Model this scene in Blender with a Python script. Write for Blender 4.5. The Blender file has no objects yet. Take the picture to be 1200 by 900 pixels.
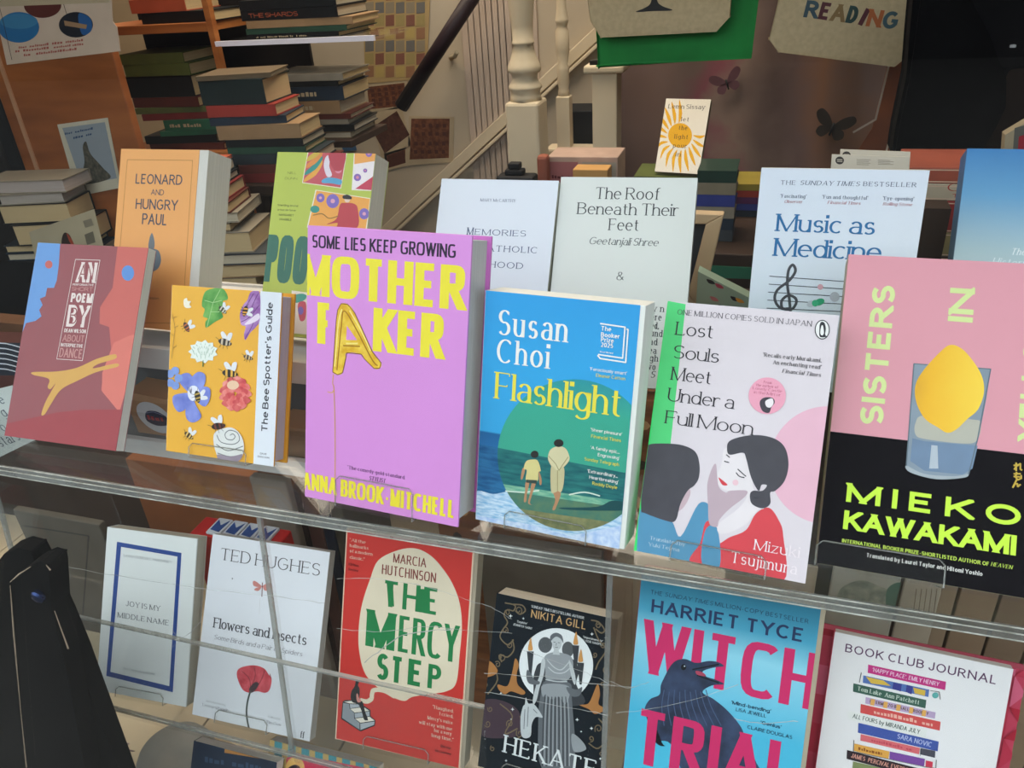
import bpy, bmesh, math, random
from math import sin, cos, pi, radians as rad
from mathutils import Vector, Matrix
from mathutils.geometry import tessellate_polygon
random.seed(7)
S = bpy.context.scene
COL = S.collection
# ---------------------------------------------------------------- camera
FPX = 930.0
CAM = Vector((0.0, 0.0, 1.4))
AX = [[0.95274, 0.09177, -0.28961], [0.29738, -0.47664, 0.82727], [-0.06212, -0.87429, -0.48141]]   # rows: world X, Y, Z in (right, down, forward)
cd = bpy.data.cameras.new('camera'); cam = bpy.data.objects.new('camera', cd); COL.objects.link(cam)
cd.sensor_width = 36; cd.lens = FPX * 36 / 1200; cd.clip_start = 0.01
m3 = Matrix([[r[0], -r[1], -r[2]] for r in AX])
cam.matrix_world = Matrix.Translation(CAM) @ m3.to_4x4()
S.camera = cam
# ---------------------------------------------------------------- world, light, exposure
W = bpy.data.worlds.new('overcast_sky'); S.world = W; W.use_nodes = True
wn = W.node_tree; bgn = wn.nodes['Background']
tc = wn.nodes.new('ShaderNodeTexCoord'); sx = wn.nodes.new('ShaderNodeSeparateXYZ'); cr = wn.nodes.new('ShaderNodeValToRGB')
wn.links.new(tc.outputs['Generated'], sx.inputs[0]); wn.links.new(sx.outputs['Z'], cr.inputs[0]); wn.links.new(cr.outputs[0], bgn.inputs[0])
cr.color_ramp.elements[0].position = 0.0; cr.color_ramp.elements[0].color = (0.62, 0.70, 0.80, 1)
cr.color_ramp.elements[1].position = 0.7; cr.color_ramp.elements[1].color = (0.88, 0.95, 1.0, 1)
bgn.inputs[1].default_value = 2.9
S.view_settings.view_transform = 'Standard'; S.view_settings.look = 'None'
S.view_settings.exposure = 0.12; S.view_settings.gamma = 1.0; S.view_settings.use_curve_mapping = False
S.cycles.transparent_max_bounces = 40; S.cycles.max_bounces = 7
S.cycles.use_denoising = True
def lamp(name, loc, size, power, color, rot=(0, 0, 0)):
    d = bpy.data.lights.new(name, 'AREA'); d.energy = power; d.color = color; d.size = size; d.shape = 'DISK'
    o = bpy.data.objects.new(name, d); COL.objects.link(o); o.location = loc; o.rotation_euler = rot
    return o
lamp('ceiling_lamp_light', (-1.2, 1.55, 2.52), 1.1, 17, (1.0, 0.82, 0.62))
lamp('ceiling_lamp_light', (-0.5, 2.05, 2.52), 1.1, 26, (1.0, 0.86, 0.70))
lamp('ceiling_lamp_light', (-1.9, 2.6, 2.52), 1.1, 16, (1.0, 0.84, 0.66))
# ---------------------------------------------------------------- helpers
def lin(h):
    if not isinstance(h, str): return tuple(h)
    h = h.lstrip('#'); o = []
    for i in (0, 2, 4):
        c = int(h[i:i+2], 16) / 255
        o.append(c / 12.92 if c <= 0.04045 else ((c + 0.055) / 1.055) ** 2.4)
    return tuple(o)
MATS = {}
def M(col, rough=0.5, var=0.06, scale=30, bump=0.0, c2=None, metal=0.0, stretch=None):
    key = (col, rough, var, scale, bump, c2, metal, stretch)
    if key in MATS: return MATS[key]
    m = bpy.data.materials.new('surface_%s' % str(col).lstrip('#')); m.use_nodes = True; nt = m.node_tree; b = nt.nodes['Principled BSDF']
    b.inputs['Roughness'].default_value = rough; b.inputs['Metallic'].default_value = metal; b.inputs['Specular IOR Level'].default_value = 0.28
    c = lin(col); d = lin(c2) if c2 else tuple(x * (1 - var * 2) for x in c)
    t = nt.nodes.new('ShaderNodeTexCoord'); n = nt.nodes.new('ShaderNodeTexNoise'); n.inputs['Scale'].default_value = scale; n.inputs['Detail'].default_value = 5
    src = t.outputs['Object']
    if stretch:
        mp = nt.nodes.new('ShaderNodeMapping'); mp.inputs['Scale'].default_value = stretch; nt.links.new(src, mp.inputs[0]); src = mp.outputs[0]
    nt.links.new(src, n.inputs['Vector'])
    r = nt.nodes.new('ShaderNodeValToRGB'); r.color_ramp.elements[0].position = 0.35; r.color_ramp.elements[1].position = 0.65
    r.color_ramp.elements[0].color = (*d, 1); r.color_ramp.elements[1].color = (*c, 1)
    nt.links.new(n.outputs['Fac'], r.inputs[0]); nt.links.new(r.outputs[0], b.inputs['Base Color'])
    if bump:
        bp = nt.nodes.new('ShaderNodeBump'); bp.inputs['Strength'].default_value = bump; bp.inputs['Distance'].default_value = 0.002
        nt.links.new(n.outputs['Fac'], bp.inputs['Height']); nt.links.new(bp.outputs[0], b.inputs['Normal'])
    MATS[key] = m; return m
def DULL(m, v=0.06, r=0.85):
    b = m.node_tree.nodes['Principled BSDF']; b.inputs['Specular IOR Level'].default_value = v; b.inputs['Roughness'].default_value = r; return m
def INK(col): return M(col, 0.45, 0.02, 60)
def PAGES(col='d9d4c8', axis='Y'):
    st = {'X': (900, 3, 3), 'Y': (3, 900, 3), 'Z': (3, 3, 900)}[axis]
    return M(col, 0.8, 0.06, 1.0, 0.25, None, 0.0, st)
def GRAD(name, stops, axis=2, lo=0.0, hi=0.2, noise=0.0, scale=20, rough=0.4, st=(1, 1, 1)):
    m = bpy.data.materials.new(name); m.use_nodes = True; nt = m.node_tree; b = nt.nodes['Principled BSDF']; b.inputs['Roughness'].default_value = rough; b.inputs['Specular IOR Level'].default_value = 0.3
    t = nt.nodes.new('ShaderNodeTexCoord'); s = nt.nodes.new('ShaderNodeSeparateXYZ'); nt.links.new(t.outputs['Object'], s.inputs[0])
    mr = nt.nodes.new('ShaderNodeMapRange'); mr.inputs['From Min'].default_value = lo; mr.inputs['From Max'].default_value = hi
    nt.links.new(s.outputs[axis], mr.inputs['Value'])
    mp = nt.nodes.new('ShaderNodeMapping'); mp.inputs['Scale'].default_value = st; nt.links.new(t.outputs['Object'], mp.inputs[0])
    n = nt.nodes.new('ShaderNodeTexNoise'); n.inputs['Scale'].default_value = scale; n.inputs['Detail'].default_value = 6; nt.links.new(mp.outputs[0], n.inputs['Vector'])
    a = nt.nodes.new('ShaderNodeMath'); a.operation = 'MULTIPLY_ADD'; nt.links.new(n.outputs['Fac'], a.inputs[0]); a.inputs[1].default_value = noise
    su = nt.nodes.new('ShaderNodeMath'); su.operation = 'SUBTRACT'; nt.links.new(mr.outputs[0], su.inputs[0]); su.inputs[1].default_value = noise * 0.5
    nt.links.new(su.outputs[0], a.inputs[2])
    r = nt.nodes.new('ShaderNodeValToRGB'); e = r.color_ramp.elements
    e[0].position = stops[0][0]; e[0].color = (*lin(stops[0][1]), 1); e[1].position = stops[-1][0]; e[1].color = (*lin(stops[-1][1]), 1)
    for p, c in stops[1:-1]:
        k = e.new(p); k.color = (*lin(c), 1)
    nt.links.new(a.outputs[0], r.inputs[0]); nt.links.new(r.outputs[0], b.inputs['Base Color'])
    return m
def CLEAR(name, tint=(0.96, 0.97, 0.96), haze=0.0, ior=1.45, rough=0.0):
    m = bpy.data.materials.new(name); m.use_nodes = True; nt = m.node_tree; nt.nodes.clear()
    out = nt.nodes.new('ShaderNodeOutputMaterial'); tr = nt.nodes.new('ShaderNodeBsdfTransparent'); tr.inputs[0].default_value = (*tint, 1)
    gl = nt.nodes.new('ShaderNodeBsdfGlossy'); gl.inputs['Roughness'].default_value = rough; gl.inputs[0].default_value = (1, 1, 1, 1)
    lw = nt.nodes.new('ShaderNodeLayerWeight'); lw.inputs['Blend'].default_value = 0.5          # Schlick reflectance from the facing angle
    pw = nt.nodes.new('ShaderNodeMath'); pw.operation = 'POWER'; nt.links.new(lw.outputs['Facing'], pw.inputs[0]); pw.inputs[1].default_value = 5
    f0 = ((ior - 1) / (ior + 1)) ** 2
    fr = nt.nodes.new('ShaderNodeMath'); fr.operation = 'MULTIPLY_ADD'; nt.links.new(pw.outputs[0], fr.inputs[0]); fr.inputs[1].default_value = 1 - f0; fr.inputs[2].default_value = f0
    mx = nt.nodes.new('ShaderNodeMixShader'); nt.links.new(fr.outputs[0], mx.inputs[0]); nt.links.new(tr.outputs[0], mx.inputs[1]); nt.links.new(gl.outputs[0], mx.inputs[2])
    last = mx
    if haze:
        df = nt.nodes.new('ShaderNodeBsdfDiffuse'); df.inputs[0].default_value = (0.75, 0.76, 0.74, 1)
        tx = nt.nodes.new('ShaderNodeTexCoord'); n = nt.nodes.new('ShaderNodeTexNoise'); n.inputs['Scale'].default_value = 9; n.inputs['Detail'].default_value = 8; nt.links.new(tx.outputs['Object'], n.inputs['Vector'])
        mu = nt.nodes.new('ShaderNodeMath'); mu.operation = 'MULTIPLY'; mu.inputs[1].default_value = haze * 2; nt.links.new(n.outputs['Fac'], mu.inputs[0])
        m2 = nt.nodes.new('ShaderNodeMixShader'); nt.links.new(mu.outputs[0], m2.inputs[0]); nt.links.new(last.outputs[0], m2.inputs[1]); nt.links.new(df.outputs[0], m2.inputs[2]); last = m2
    nt.links.new(last.outputs[0], out.inputs[0]); return m
WGLASS = CLEAR('window_glass', (0.97, 0.98, 0.975), 0.0)
ACRYL = CLEAR('clear_acrylic', (0.97, 0.972, 0.97), 0.010, 1.36)
ACEDGE = CLEAR('acrylic_edge', (0.62, 0.62, 0.58), 0.2, 1.4, 0.15)
THIN = CLEAR('thin_clear_plastic', (0.985, 0.985, 0.98), 0.0, 1.1)
THINEDGE = CLEAR('bright_plastic_edge', (0.7, 0.7, 0.66), 0.2, 1.5, 0.1)

def link(name, verts, faces, mats, parent=None, fm=None, smooth=False):
    me = bpy.data.meshes.new(name); me.from_pydata([tuple(v) for v in verts], [], faces)
    if not isinstance(mats, (list, tuple)): mats = [mats]
    for m in mats: me.materials.append(m)
    if fm:
        for p, i in zip(me.polygons, fm): p.material_index = i
    if smooth:
        for p in me.polygons: p.use_smooth = True
    me.update()
    o = bpy.data.objects.new(name, me); COL.objects.link(o)
    if parent: o.parent = parent
    return o
class MB:
    def __init__(s): s.v = []; s.f = []; s.m = []
    def add(s, v, f, mi=0):
        k = len(s.v); s.v += [Vector(x) for x in v]; s.f += [tuple(i + k for i in q) for q in f]
        s.m += [mi] * len(f) if isinstance(mi, int) else list(mi); return s
    def box(s, a, b, mi=0, M4=None):
        x0, y0, z0 = a; x1, y1, z1 = b
        v = [Vector(p) for p in ((x0, y0, z0), (x1, y0, z0), (x1, y1, z0), (x0, y1, z0), (x0, y0, z1), (x1, y0, z1), (x1, y1, z1), (x0, y1, z1))]
        if M4: v = [M4 @ p for p in v]
        return s.add(v, [(3, 2, 1, 0), (4, 5, 6, 7), (0, 1, 5, 4), (1, 2, 6, 5), (2, 3, 7, 6), (3, 0, 4, 7)], mi)
    def prism(s, pts, z0, z1, M4=None, mi=0, plane='xz'):
        n = len(pts)
        def P(p, z): return Vector((p[0], z, p[1])) if plane == 'xz' else (Vector((p[0], p[1], z)) if plane == 'xy' else Vector((z, p[0], p[1])))
        v = [P(p, z0) for p in pts] + [P(p, z1) for p in pts]
        if M4: v = [M4 @ p for p in v]
        tri = tessellate_polygon([[Vector((p[0], p[1], 0)) for p in pts]])
        f = [tuple(t) for t in tri] + [tuple(i + n for i in reversed(t)) for t in tri] + [(i, (i + 1) % n, (i + 1) % n + n, i + n) for i in range(n)]
        return s.add(v, f, mi)
    def tube(s, pts, r, n=8, mi=0):
        pts = [Vector(p) for p in pts]; rs = r if isinstance(r, (list, tuple)) else [r] * len(pts); v = []
        for i, p in enumerate(pts):
            t = (pts[min(i + 1, len(pts) - 1)] - pts[max(i - 1, 0)]).normalized()
            a = t.orthogonal().normalized() if i == 0 else (a - t * a.dot(t)).normalized(); b = t.cross(a)
            v += [p + (a * cos(2 * pi * k / n) + b * sin(2 * pi * k / n)) * rs[i] for k in range(n)]
        f = [(i * n + k, i * n + (k + 1) % n, (i + 1) * n + (k + 1) % n, (i + 1) * n + k) for i in range(len(pts) - 1) for k in range(n)]
        f += [tuple(reversed(range(n))), tuple((len(pts) - 1) * n + k for k in range(n))]
        return s.add(v, f, mi)
    def lathe(s, prof, n=28, c=(0, 0, 0), mi=0):
        v = [(c[0] + r * cos(2 * pi * k / n), c[1] + r * sin(2 * pi * k / n), c[2] + z) for r, z in prof for k in range(n)]
        f = [(i * n + k, i * n + (k + 1) % n, (i + 1) * n + (k + 1) % n, (i + 1) * n + k) for i in range(len(prof) - 1) for k in range(n)]
        f += [tuple(reversed(range(n))), tuple((len(prof) - 1) * n + k for k in range(n))]
        return s.add(v, f, mi)
    def build(s, name, mats, parent=None, smooth=False, bevel=0):
        o = link(name, s.v, s.f, mats, parent, s.m, smooth)
        if bevel:
            b = o.modifiers.new('bevel', 'BEVEL'); b.width = bevel; b.segments = 2; b.limit_method = 'ANGLE'
        return o
def empty(name, loc, rot=(0, 0, 0)):
    o = bpy.data.objects.new(name, None); COL.objects.link(o); o.location = loc; o.rotation_euler = rot; o.empty_display_size = 0.02
    return o
def tag(o, label, cat, group=None, kind=None):
    o['label'] = label; o['category'] = cat
    if group: o['group'] = group
    if kind: o['kind'] = kind
    return o
def struct(o): o['kind'] = 'structure'; return o
def ray(px, py):
    v = ((px - 600), (py - 450), FPX)
    return Vector([sum(a * b for a, b in zip(r, v)) for r in AX])
def at(px, py, Y):                       # the world point seen at a pixel of the photograph, at depth Y
    r = ray(px, py); return CAM + r * (Y / r.y)
def atz(px, py, Z):
    r = ray(px, py); return CAM + r * ((Z - CAM.z) / r.z)

# ---------------------------------------------------------------- lettering: a small stroke alphabet
def A(cx, cy, rx, ry, a0, a1): return ('a', cx, cy, rx, ry, a0, a1)
X = .68
G = {
'A': (.7, [[(0, 0), (.35, 1)], [(.35, 1), (.7, 0)], [(.12, .33), (.58, .33)]]),
'B': (.56, [[(0, 0), (0, 1)], [(0, 1), (.26, 1), A(.26, .77, .25, .23, 90, -90), (0, .54)], [(0, .54), (.28, .54), A(.28, .27, .28, .27, 90, -90), (0, 0)]]),
'C': (.66, [[A(.36, .5, .36, .5, 48, 312)]]),
'D': (.64, [[(0, 0), (0, 1)], [(0, 1), (.24, 1), A(.24, .5, .4, .5, 90, -90), (0, 0)]]),
'E': (.5, [[(0, 0), (0, 1)], [(0, 1), (.5, 1)], [(0, .52), (.42, .52)], [(0, 0), (.5, 0)]]),
'F': (.48, [[(0, 0), (0, 1)], [(0, 1), (.48, 1)], [(0, .5), (.4, .5)]]),
'G': (.7, [[A(.36, .5, .36, .5, 48, 330), (.67, .46)], [(.4, .46), (.68, .46)]]),
'H': (.6, [[(0, 0), (0, 1)], [(.6, 0), (.6, 1)], [(0, .52), (.6, .52)]]),
'I': (0, [[(0, 0), (0, 1)]]),
'J': (.36, [[(.36, 1), (.36, .24), A(.17, .24, .19, .24, 0, -170)]]),
'K': (.58, [[(0, 0), (0, 1)], [(.54, 1), (0, .36)], [(.19, .58), (.58, 0)]]),
'L': (.46, [[(0, 0), (0, 1)], [(0, 0), (.46, 0)]]),
'M': (.8, [[(0, 0), (0, 1)], [(0, 1), (.4, 0)], [(.4, 0), (.8, 1)], [(.8, 1), (.8, 0)]]),
'N': (.64, [[(0, 0), (0, 1)], [(0, 1), (.64, 0)], [(.64, 0), (.64, 1)]]),
'O': (.74, [[A(.37, .5, .37, .5, 0, 360), 'c']]),
'P': (.54, [[(0, 0), (0, 1)], [(0, 1), (.28, 1), A(.28, .74, .26, .26, 90, -90), (0, .48)]]),
'Q': (.74, [[A(.37, .5, .37, .5, 0, 360), 'c'], [(.42, .2), (.72, -.08)]]),
'R': (.58, [[(0, 0), (0, 1)], [(0, 1), (.26, 1), A(.26, .75, .27, .25, 90, -90), (0, .5)], [(.26, .5), (.58, 0)]]),
'S': (.5, [[A(.26, .75, .24, .25, 35, 262), A(.25, .26, .25, .26, 82, -148)]]),
'T': (.6, [[(.3, 0), (.3, 1)], [(0, 1), (.6, 1)]]),
'U': (.6, [[(0, 1), (0, .3), A(.3, .3, .3, .3, 180, 360), (.6, 1)]]),
'V': (.68, [[(0, 1), (.34, 0)], [(.34, 0), (.68, 1)]]),
'W': (1.0, [[(0, 1), (.25, 0)], [(.25, 0), (.5, 1)], [(.5, 1), (.75, 0)], [(.75, 0), (1, 1)]]),
'X': (.62, [[(0, 1), (.62, 0)], [(0, 0), (.62, 1)]]),
'Y': (.62, [[(0, 1), (.31, .45)], [(.62, 1), (.31, .45)], [(.31, .45), (.31, 0)]]),
'Z': (.56, [[(.02, 1), (.56, 1)], [(.56, 1), (0, 0)], [(0, 0), (.58, 0)]]),
'a': (.42, [[A(.22, .46, .19, .22, 155, 0), (.41, .0)], [(.41, .38), (.24, .38), A(.21, .19, .21, .19, 90, 270), A(.22, .2, .2, .2, 275, 330)]]),
'b': (.46, [[(0, 0), (0, 1)], [A(.23, .34, .23, .34, 180, -180), 'c']]),
'c': (.42, [[A(.24, .34, .24, .34, 48, 312)]]),
'd': (.46, [[(.46, 0), (.46, 1)], [A(.23, .34, .23, .34, 0, 360), 'c']]),
'e': (.46, [[(.01, .37), (.46, .37), A(.235, .34, .235, .34, 5, 312)]]),
'f': (.28, [[A(.3, .8, .17, .2, 70, 180), (.13, 0)], [(0, X), (.28, X)]]),
'g': (.46, [[A(.23, .34, .23, .34, 0, 360), 'c'], [(.46, X), (.46, -.1), A(.23, -.1, .23, .2, 0, -150)]]),
'h': (.42, [[(0, 0), (0, 1)], [A(.21, .43, .21, .25, 180, 0), (.42, 0)]]),
'i': (0, [[(0, 0), (0, X)], [(0, .92), (0, .93), '.']]),
'j': (.06, [[(.06, X), (.06, -.12), A(-.08, -.12, .14, .16, 0, -110)], [(.06, .92), (.06, .93), '.']]),
'k': (.42, [[(0, 0), (0, 1)], [(.38, X), (0, .25)], [(.14, .4), (.42, 0)]]),
'l': (0, [[(0, 0), (0, 1)]]),
'm': (.72, [[(0, 0), (0, X)], [A(.18, .45, .18, .23, 180, 0), (.36, 0)], [A(.54, .45, .18, .23, 180, 0), (.72, 0)]]),
'n': (.42, [[(0, 0), (0, X)], [A(.21, .43, .21, .25, 180, 0), (.42, 0)]]),
'o': (.48, [[A(.24, .34, .24, .34, 0, 360), 'c']]),
'p': (.46, [[(0, -.3), (0, X)], [A(.23, .34, .23, .34, 180, -180), 'c']]),
'q': (.46, [[(.46, -.3), (.46, X)], [A(.23, .34, .23, .34, 0, 360), 'c']]),
'r': (.27, [[(0, 0), (0, X)], [A(.2, .4, .2, .28, 180, 55)]]),
's': (.36, [[A(.19, .5, .16, .18, 35, 262), A(.18, .18, .18, .18, 82, -148)]]),
't': (.3, [[(.13, .9), (.13, .16), A(.28, .16, .15, .16, 180, 285)], [(0, X), (.3, X)]]),
'u': (.42, [[(0, X), (0, .24), A(.21, .24, .21, .24, 180, 360)], [(.42, 0), (.42, X)]]),
'v': (.44, [[(0, X), (.22, 0)], [(.22, 0), (.44, X)]]),
'w': (.68, [[(0, X), (.17, 0)], [(.17, 0), (.34, .6)], [(.34, .6), (.51, 0)], [(.51, 0), (.68, X)]]),
'x': (.42, [[(0, X), (.42, 0)], [(0, 0), (.42, X)]]),
'y': (.44, [[(0, X), (.23, 0)], [(.44, X), (.1, -.3)]]),
'z': (.4, [[(0, X), (.4, X)], [(.4, X), (0, 0)], [(0, 0), (.4, 0)]]),
'0': (.5, [[A(.25, .5, .25, .5, 0, 360), 'c']]),
'1': (.2, [[(0, .8), (.2, 1)], [(.2, 1), (.2, 0)]]),
'2': (.48, [[A(.24, .74, .23, .26, 160, -35), (0, 0), (.5, 0)]]),
'5': (.46, [[(.42, 1), (.06, 1), (.03, .56), A(.2, .31, .26, .31, 110, -145)]]),
'.': (0, [[(0, 0), (0, .01), '.']]), ',': (.02, [[(.03, .05), (-.03, -.14)]]), ':': (0, [[(0, 0), (0, .01), '.'], [(0, .5), (0, .51), '.']]),
"'": (0, [[(0, 1), (-.02, .78)]]), '"': (.14, [[(0, 1), (-.02, .78)], [(.14, 1), (.12, .78)]]), '-': (.26, [[(0, .36), (.26, .36)]]),
'&': (.68, [[(.66, 0), (.16, .66), A(.3, .8, .17, .19, 200, 0), A(.24, .24, .24, .26, 75, 330), (.62, .42)]]),
'(': (.14, [[A(.3, .4, .3, .6, 130, 230)]]), ')': (.14, [[A(-.16, .4, .3, .6, 50, -50)]]),
}
STY = {
 'serif': dict(v=.145, h=.068, s=.08), 'serifl': dict(v=.108, h=.05, s=.07), 'serifb': dict(v=.17, h=.06, s=.09), 'italic': dict(v=.115, h=.06, s=.05, sl=.22),
 'itb': dict(v=.15, h=.06, s=.05, sl=.22), 'disp': dict(v=.135, h=.04, s=.06), 'sans': dict(v=.14, h=.125), 'sansb': dict(v=.19, h=.165), 'sansi': dict(v=.12, h=.1, sl=.2), 'light': dict(v=.075, h=.07),
 'blackw': dict(v=.25, h=.17, tr=.08), 'black': dict(v=.235, h=.17, sq=3.6, tr=.07), 'blk': dict(v=.2, h=.15, sq=3.2, tr=.07), 'cond': dict(v=.17, h=.13, sq=3.4, tr=.08), 'fat': dict(v=.245, h=.21, tr=.12), 'hand': dict(v=.13, h=.12, sl=.05), 'thincond': dict(v=.13, h=.10, sq=3, tr=.15),
}
def strokes_of(g, sx, sq):
    for st in g:
        pts = []; closed = False; dot = False; curved = False
        for e in st:
            if e == 'c': closed = True
            elif e == '.': dot = True
            elif len(e) == 2: pts.append((e[0] * sx, e[1]))
            else:
                _, cx, cy, rx, ry, a0, a1 = e; curved = True
                n = max(3, int(abs(a1 - a0) / 17))
                for i in range(n + 1):
                    a = rad(a0 + (a1 - a0) * i / n); c, s_ = cos(a), sin(a)
                    if sq: c = math.copysign(abs(c) ** (2 / sq), c); s_ = math.copysign(abs(s_) ** (2 / sq), s_)
                    pts.append(((cx + rx * c) * sx, cy + ry * s_))
        q = [pts[0]]
        for p in pts[1:]:
            if abs(p[0] - q[-1][0]) + abs(p[1] - q[-1][1]) > .004: q.append(p)
        if closed and len(q) > 2 and abs(q[0][0] - q[-1][0]) + abs(q[0][1] - q[-1][1]) < .01: q.pop()
        yield q, closed, dot, curved
def glyph_quads(ch, sx, st):
    w, g = G[ch]; V, H = st['v'], st['h']; ser = st.get('s', 0); sq = st.get('sq'); polys = []
    g2 = list(strokes_of(g, sx, sq)); ends = [(p[0], i) for i, (p, c, d, k) in enumerate(g2)] + [(p[-1], i) for i, (p, c, d, k) in enumerate(g2)]
    def ym(y): return H / 2 + y * (1 - H) if y > 0 else H / 2 + y
    for si, (p, closed, dot, curved) in enumerate(g2):
        if dot:
            r = max(V, H) * .62; y = ym(p[0][1]) + r * .3; polys.append([(p[0][0] - r, y - r), (p[0][0] + r, y - r), (p[0][0] + r, y + r), (p[0][0] - r, y + r)]); continue
        p = [(x, ym(y)) for x, y in p]; n = len(p)
        def hw(dx, dy, straight=(n == 2)):
            L = math.hypot(dx, dy) or 1; f = abs(dy) / L
            if ser and straight and abs(dx) > .12 * abs(dy) and dx * dy > 0: f *= .3
            return (H + (V - H) * f ** 1.3) / 2
        slant = n == 2 and abs(p[0][0] - p[1][0]) > .02 and abs(p[0][1] - p[1][1]) > .3 * abs(p[0][0] - p[1][0])
        lo, hi = -9, 9
        if slant:                                       # run slanted strokes past the line, then cut them level
            raw = [q[1] for q in g2[si][0]]
            for e, f_ in ((0, 1), (1, 0)):
                if min(abs(raw[e] - t) for t in (0, 1, X, -.3)) < .005:
                    yl = raw[e] if raw[e] > 0 else raw[e]
                    if raw[e] > raw[f_]: hi = H / 2 + raw[e] * (1 - H) + H / 2
                    else: lo = raw[e]
                    dx, dy = p[e][0] - p[f_][0], p[e][1] - p[f_][1]; L = math.hypot(dx, dy); p[e] = (p[e][0] + dx / L * V * .8, p[e][1] + dy / L * V * .8)
        if n >= 2 and not closed and not slant:         # square ends
            for e, f_ in ((0, 1), (-1, -2)):
                dx, dy = p[e][0] - p[f_][0], p[e][1] - p[f_][1]; L = math.hypot(dx, dy) or 1
                if abs(dy) > .5 * L and (n == 2 or not curved or abs(dx) < .02): k = H / 2 * L / abs(dy); p[e] = (p[e][0] + dx / L * k, p[e][1] + dy / L * k)
        Lp = []; Rp = []
        for i in range(n):
            a = p[(i - 1) % n] if (i > 0 or closed) else None; b = p[(i + 1) % n] if (i < n - 1 or closed) else None; c = p[i]
            d1 = (c[0] - a[0], c[1] - a[1]) if a else None; d2 = (b[0] - c[0], b[1] - c[1]) if b else None
            def nrm(d): L = math.hypot(*d) or 1; return (-d[1] / L, d[0] / L)
            if d1 and d2:
                n1, n2 = nrm(d1), nrm(d2); mx, my = n1[0] + n2[0], n1[1] + n2[1]; L = math.hypot(mx, my)
                if L < .3: mx, my = n1; L = 1
                mx /= L; my /= L; k = min(1.6, 1 / max(.3, mx * n1[0] + my * n1[1]))
                ww = (hw(*d1) + hw(*d2)) / 2 * k
            else: d = d1 or d2; mx, my = nrm(d); ww = hw(*d)
            Lp.append((c[0] + mx * ww, c[1] + my * ww)); Rp.append((c[0] - mx * ww, c[1] - my * ww))
        for i in range(n if closed else n - 1):
            j = (i + 1) % n; q_ = [Rp[i], Rp[j], Lp[j], Lp[i]]
            if slant: q_ = clip(q_, -9, 99, lo, hi)
            if len(q_) > 2: polys.append(q_)
        if ser and not closed:
            for e, f_ in ((0, 1), (-1, -2)):
                o = g2[si][0][e]; q = p[e]
                if slant: q = (o[0], min(max(H / 2 + o[1] * (1 - H) + (H / 2 if o[1] > .1 else -H / 2), -9), 9))
                dx, dy = p[e][0] - p[f_][0], p[e][1] - p[f_][1]; L = math.hypot(dx, dy) or 1
                tops = (0, 1, X, -.3); joined = any(abs(o[0] - t[0]) + abs(o[1] - t[1]) < .03 and i != si for t, i in ends)
                if abs(dy) > .6 * L and min(abs(o[1] - t) for t in tops) < .02 and (n == 2 or not curved or abs(dx) < .01):
                    if joined and (ch in 'AVWMNvwy' and abs(dx) > .05 or ch in 'N' and e == -1): continue
                    y0, y1 = (q[1] - H, q[1]) if dy > 0 else (q[1], q[1] + H)
                    l = ser + V / 2; r = ser + V / 2
                    if dy > 0 and ch.islower() and ch not in 'vwyxu': r = V / 2
                    if ch == 'u' : r = V / 2
                    polys.append([(q[0] - l, y0), (q[0] + r, y0), (q[0] + r, y1), (q[0] - l, y1)])
                elif abs(dx) > .9 * L and ch in 'ETFLZz' and not joined:
                    s_ = 1 if (o[1] > .6 and ch in 'ETFZz') else (-1 if o[1] > .1 else 1)
                    dwn = -1 if o[1] > .9 or (ch == 'z' and o[1] > .5) else 1
                    hh = ser * 1.7 if (o[1] > .9 or o[1] < .1) else ser
                    y0 = q[1]; y1 = q[1] + dwn * hh; x = q[0]
                    polys.append([(x - H * .5, min(y0, y1)), (x + H * .5, min(y0, y1)), (x + H * .5, max(y0, y1)), (x - H * .5, max(y0, y1))])
            if ch in 'CGSs':
                q = p[0]; polys.append([(q[0] - H * .4, q[1] - ser * .9), (q[0] + H * .5, q[1] - ser * .9), (q[0] + H * .5, q[1] + ser), (q[0] - H * .4, q[1] + ser)])
    return polys
def measure(s, sx, st, tr):
    x = 0
    for ch in s:
        x += .30 * min(1, sx + .2) if ch == ' ' else G[ch][0] * sx + st['v'] + tr
    return x - tr
def text_polys(s, H, width=None, style='sans', track=None, align='l'):
    st = dict(STY[style]); tr = st.get('tr', .10 + st.get('s', 0)) if track is None else track
    sx = 1.0
    if width:
        t = width / H
        for _ in range(14):
            m = measure(s, sx, st, tr * min(1, max(.35, sx))); 
            sx = max(.2, min(3, sx * (t / m)))
        tr *= min(1, max(.35, sx)); m = measure(s, sx, st, tr)
        kx = t / m
    else: kx = 1
    x = 0; out = []; sl = st.get('sl', 0)
    for ch in s:
        if ch == ' ': x += .30 * min(1, sx + .2); continue
        for q in glyph_quads(ch, sx, st):
            out.append([((x + st['v'] / 2 + a + b * sl) * kx * H, b * H) for a, b in q])
        x += G[ch][0] * sx + st['v'] + tr
    return out, (x - tr) * kx * H
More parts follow.
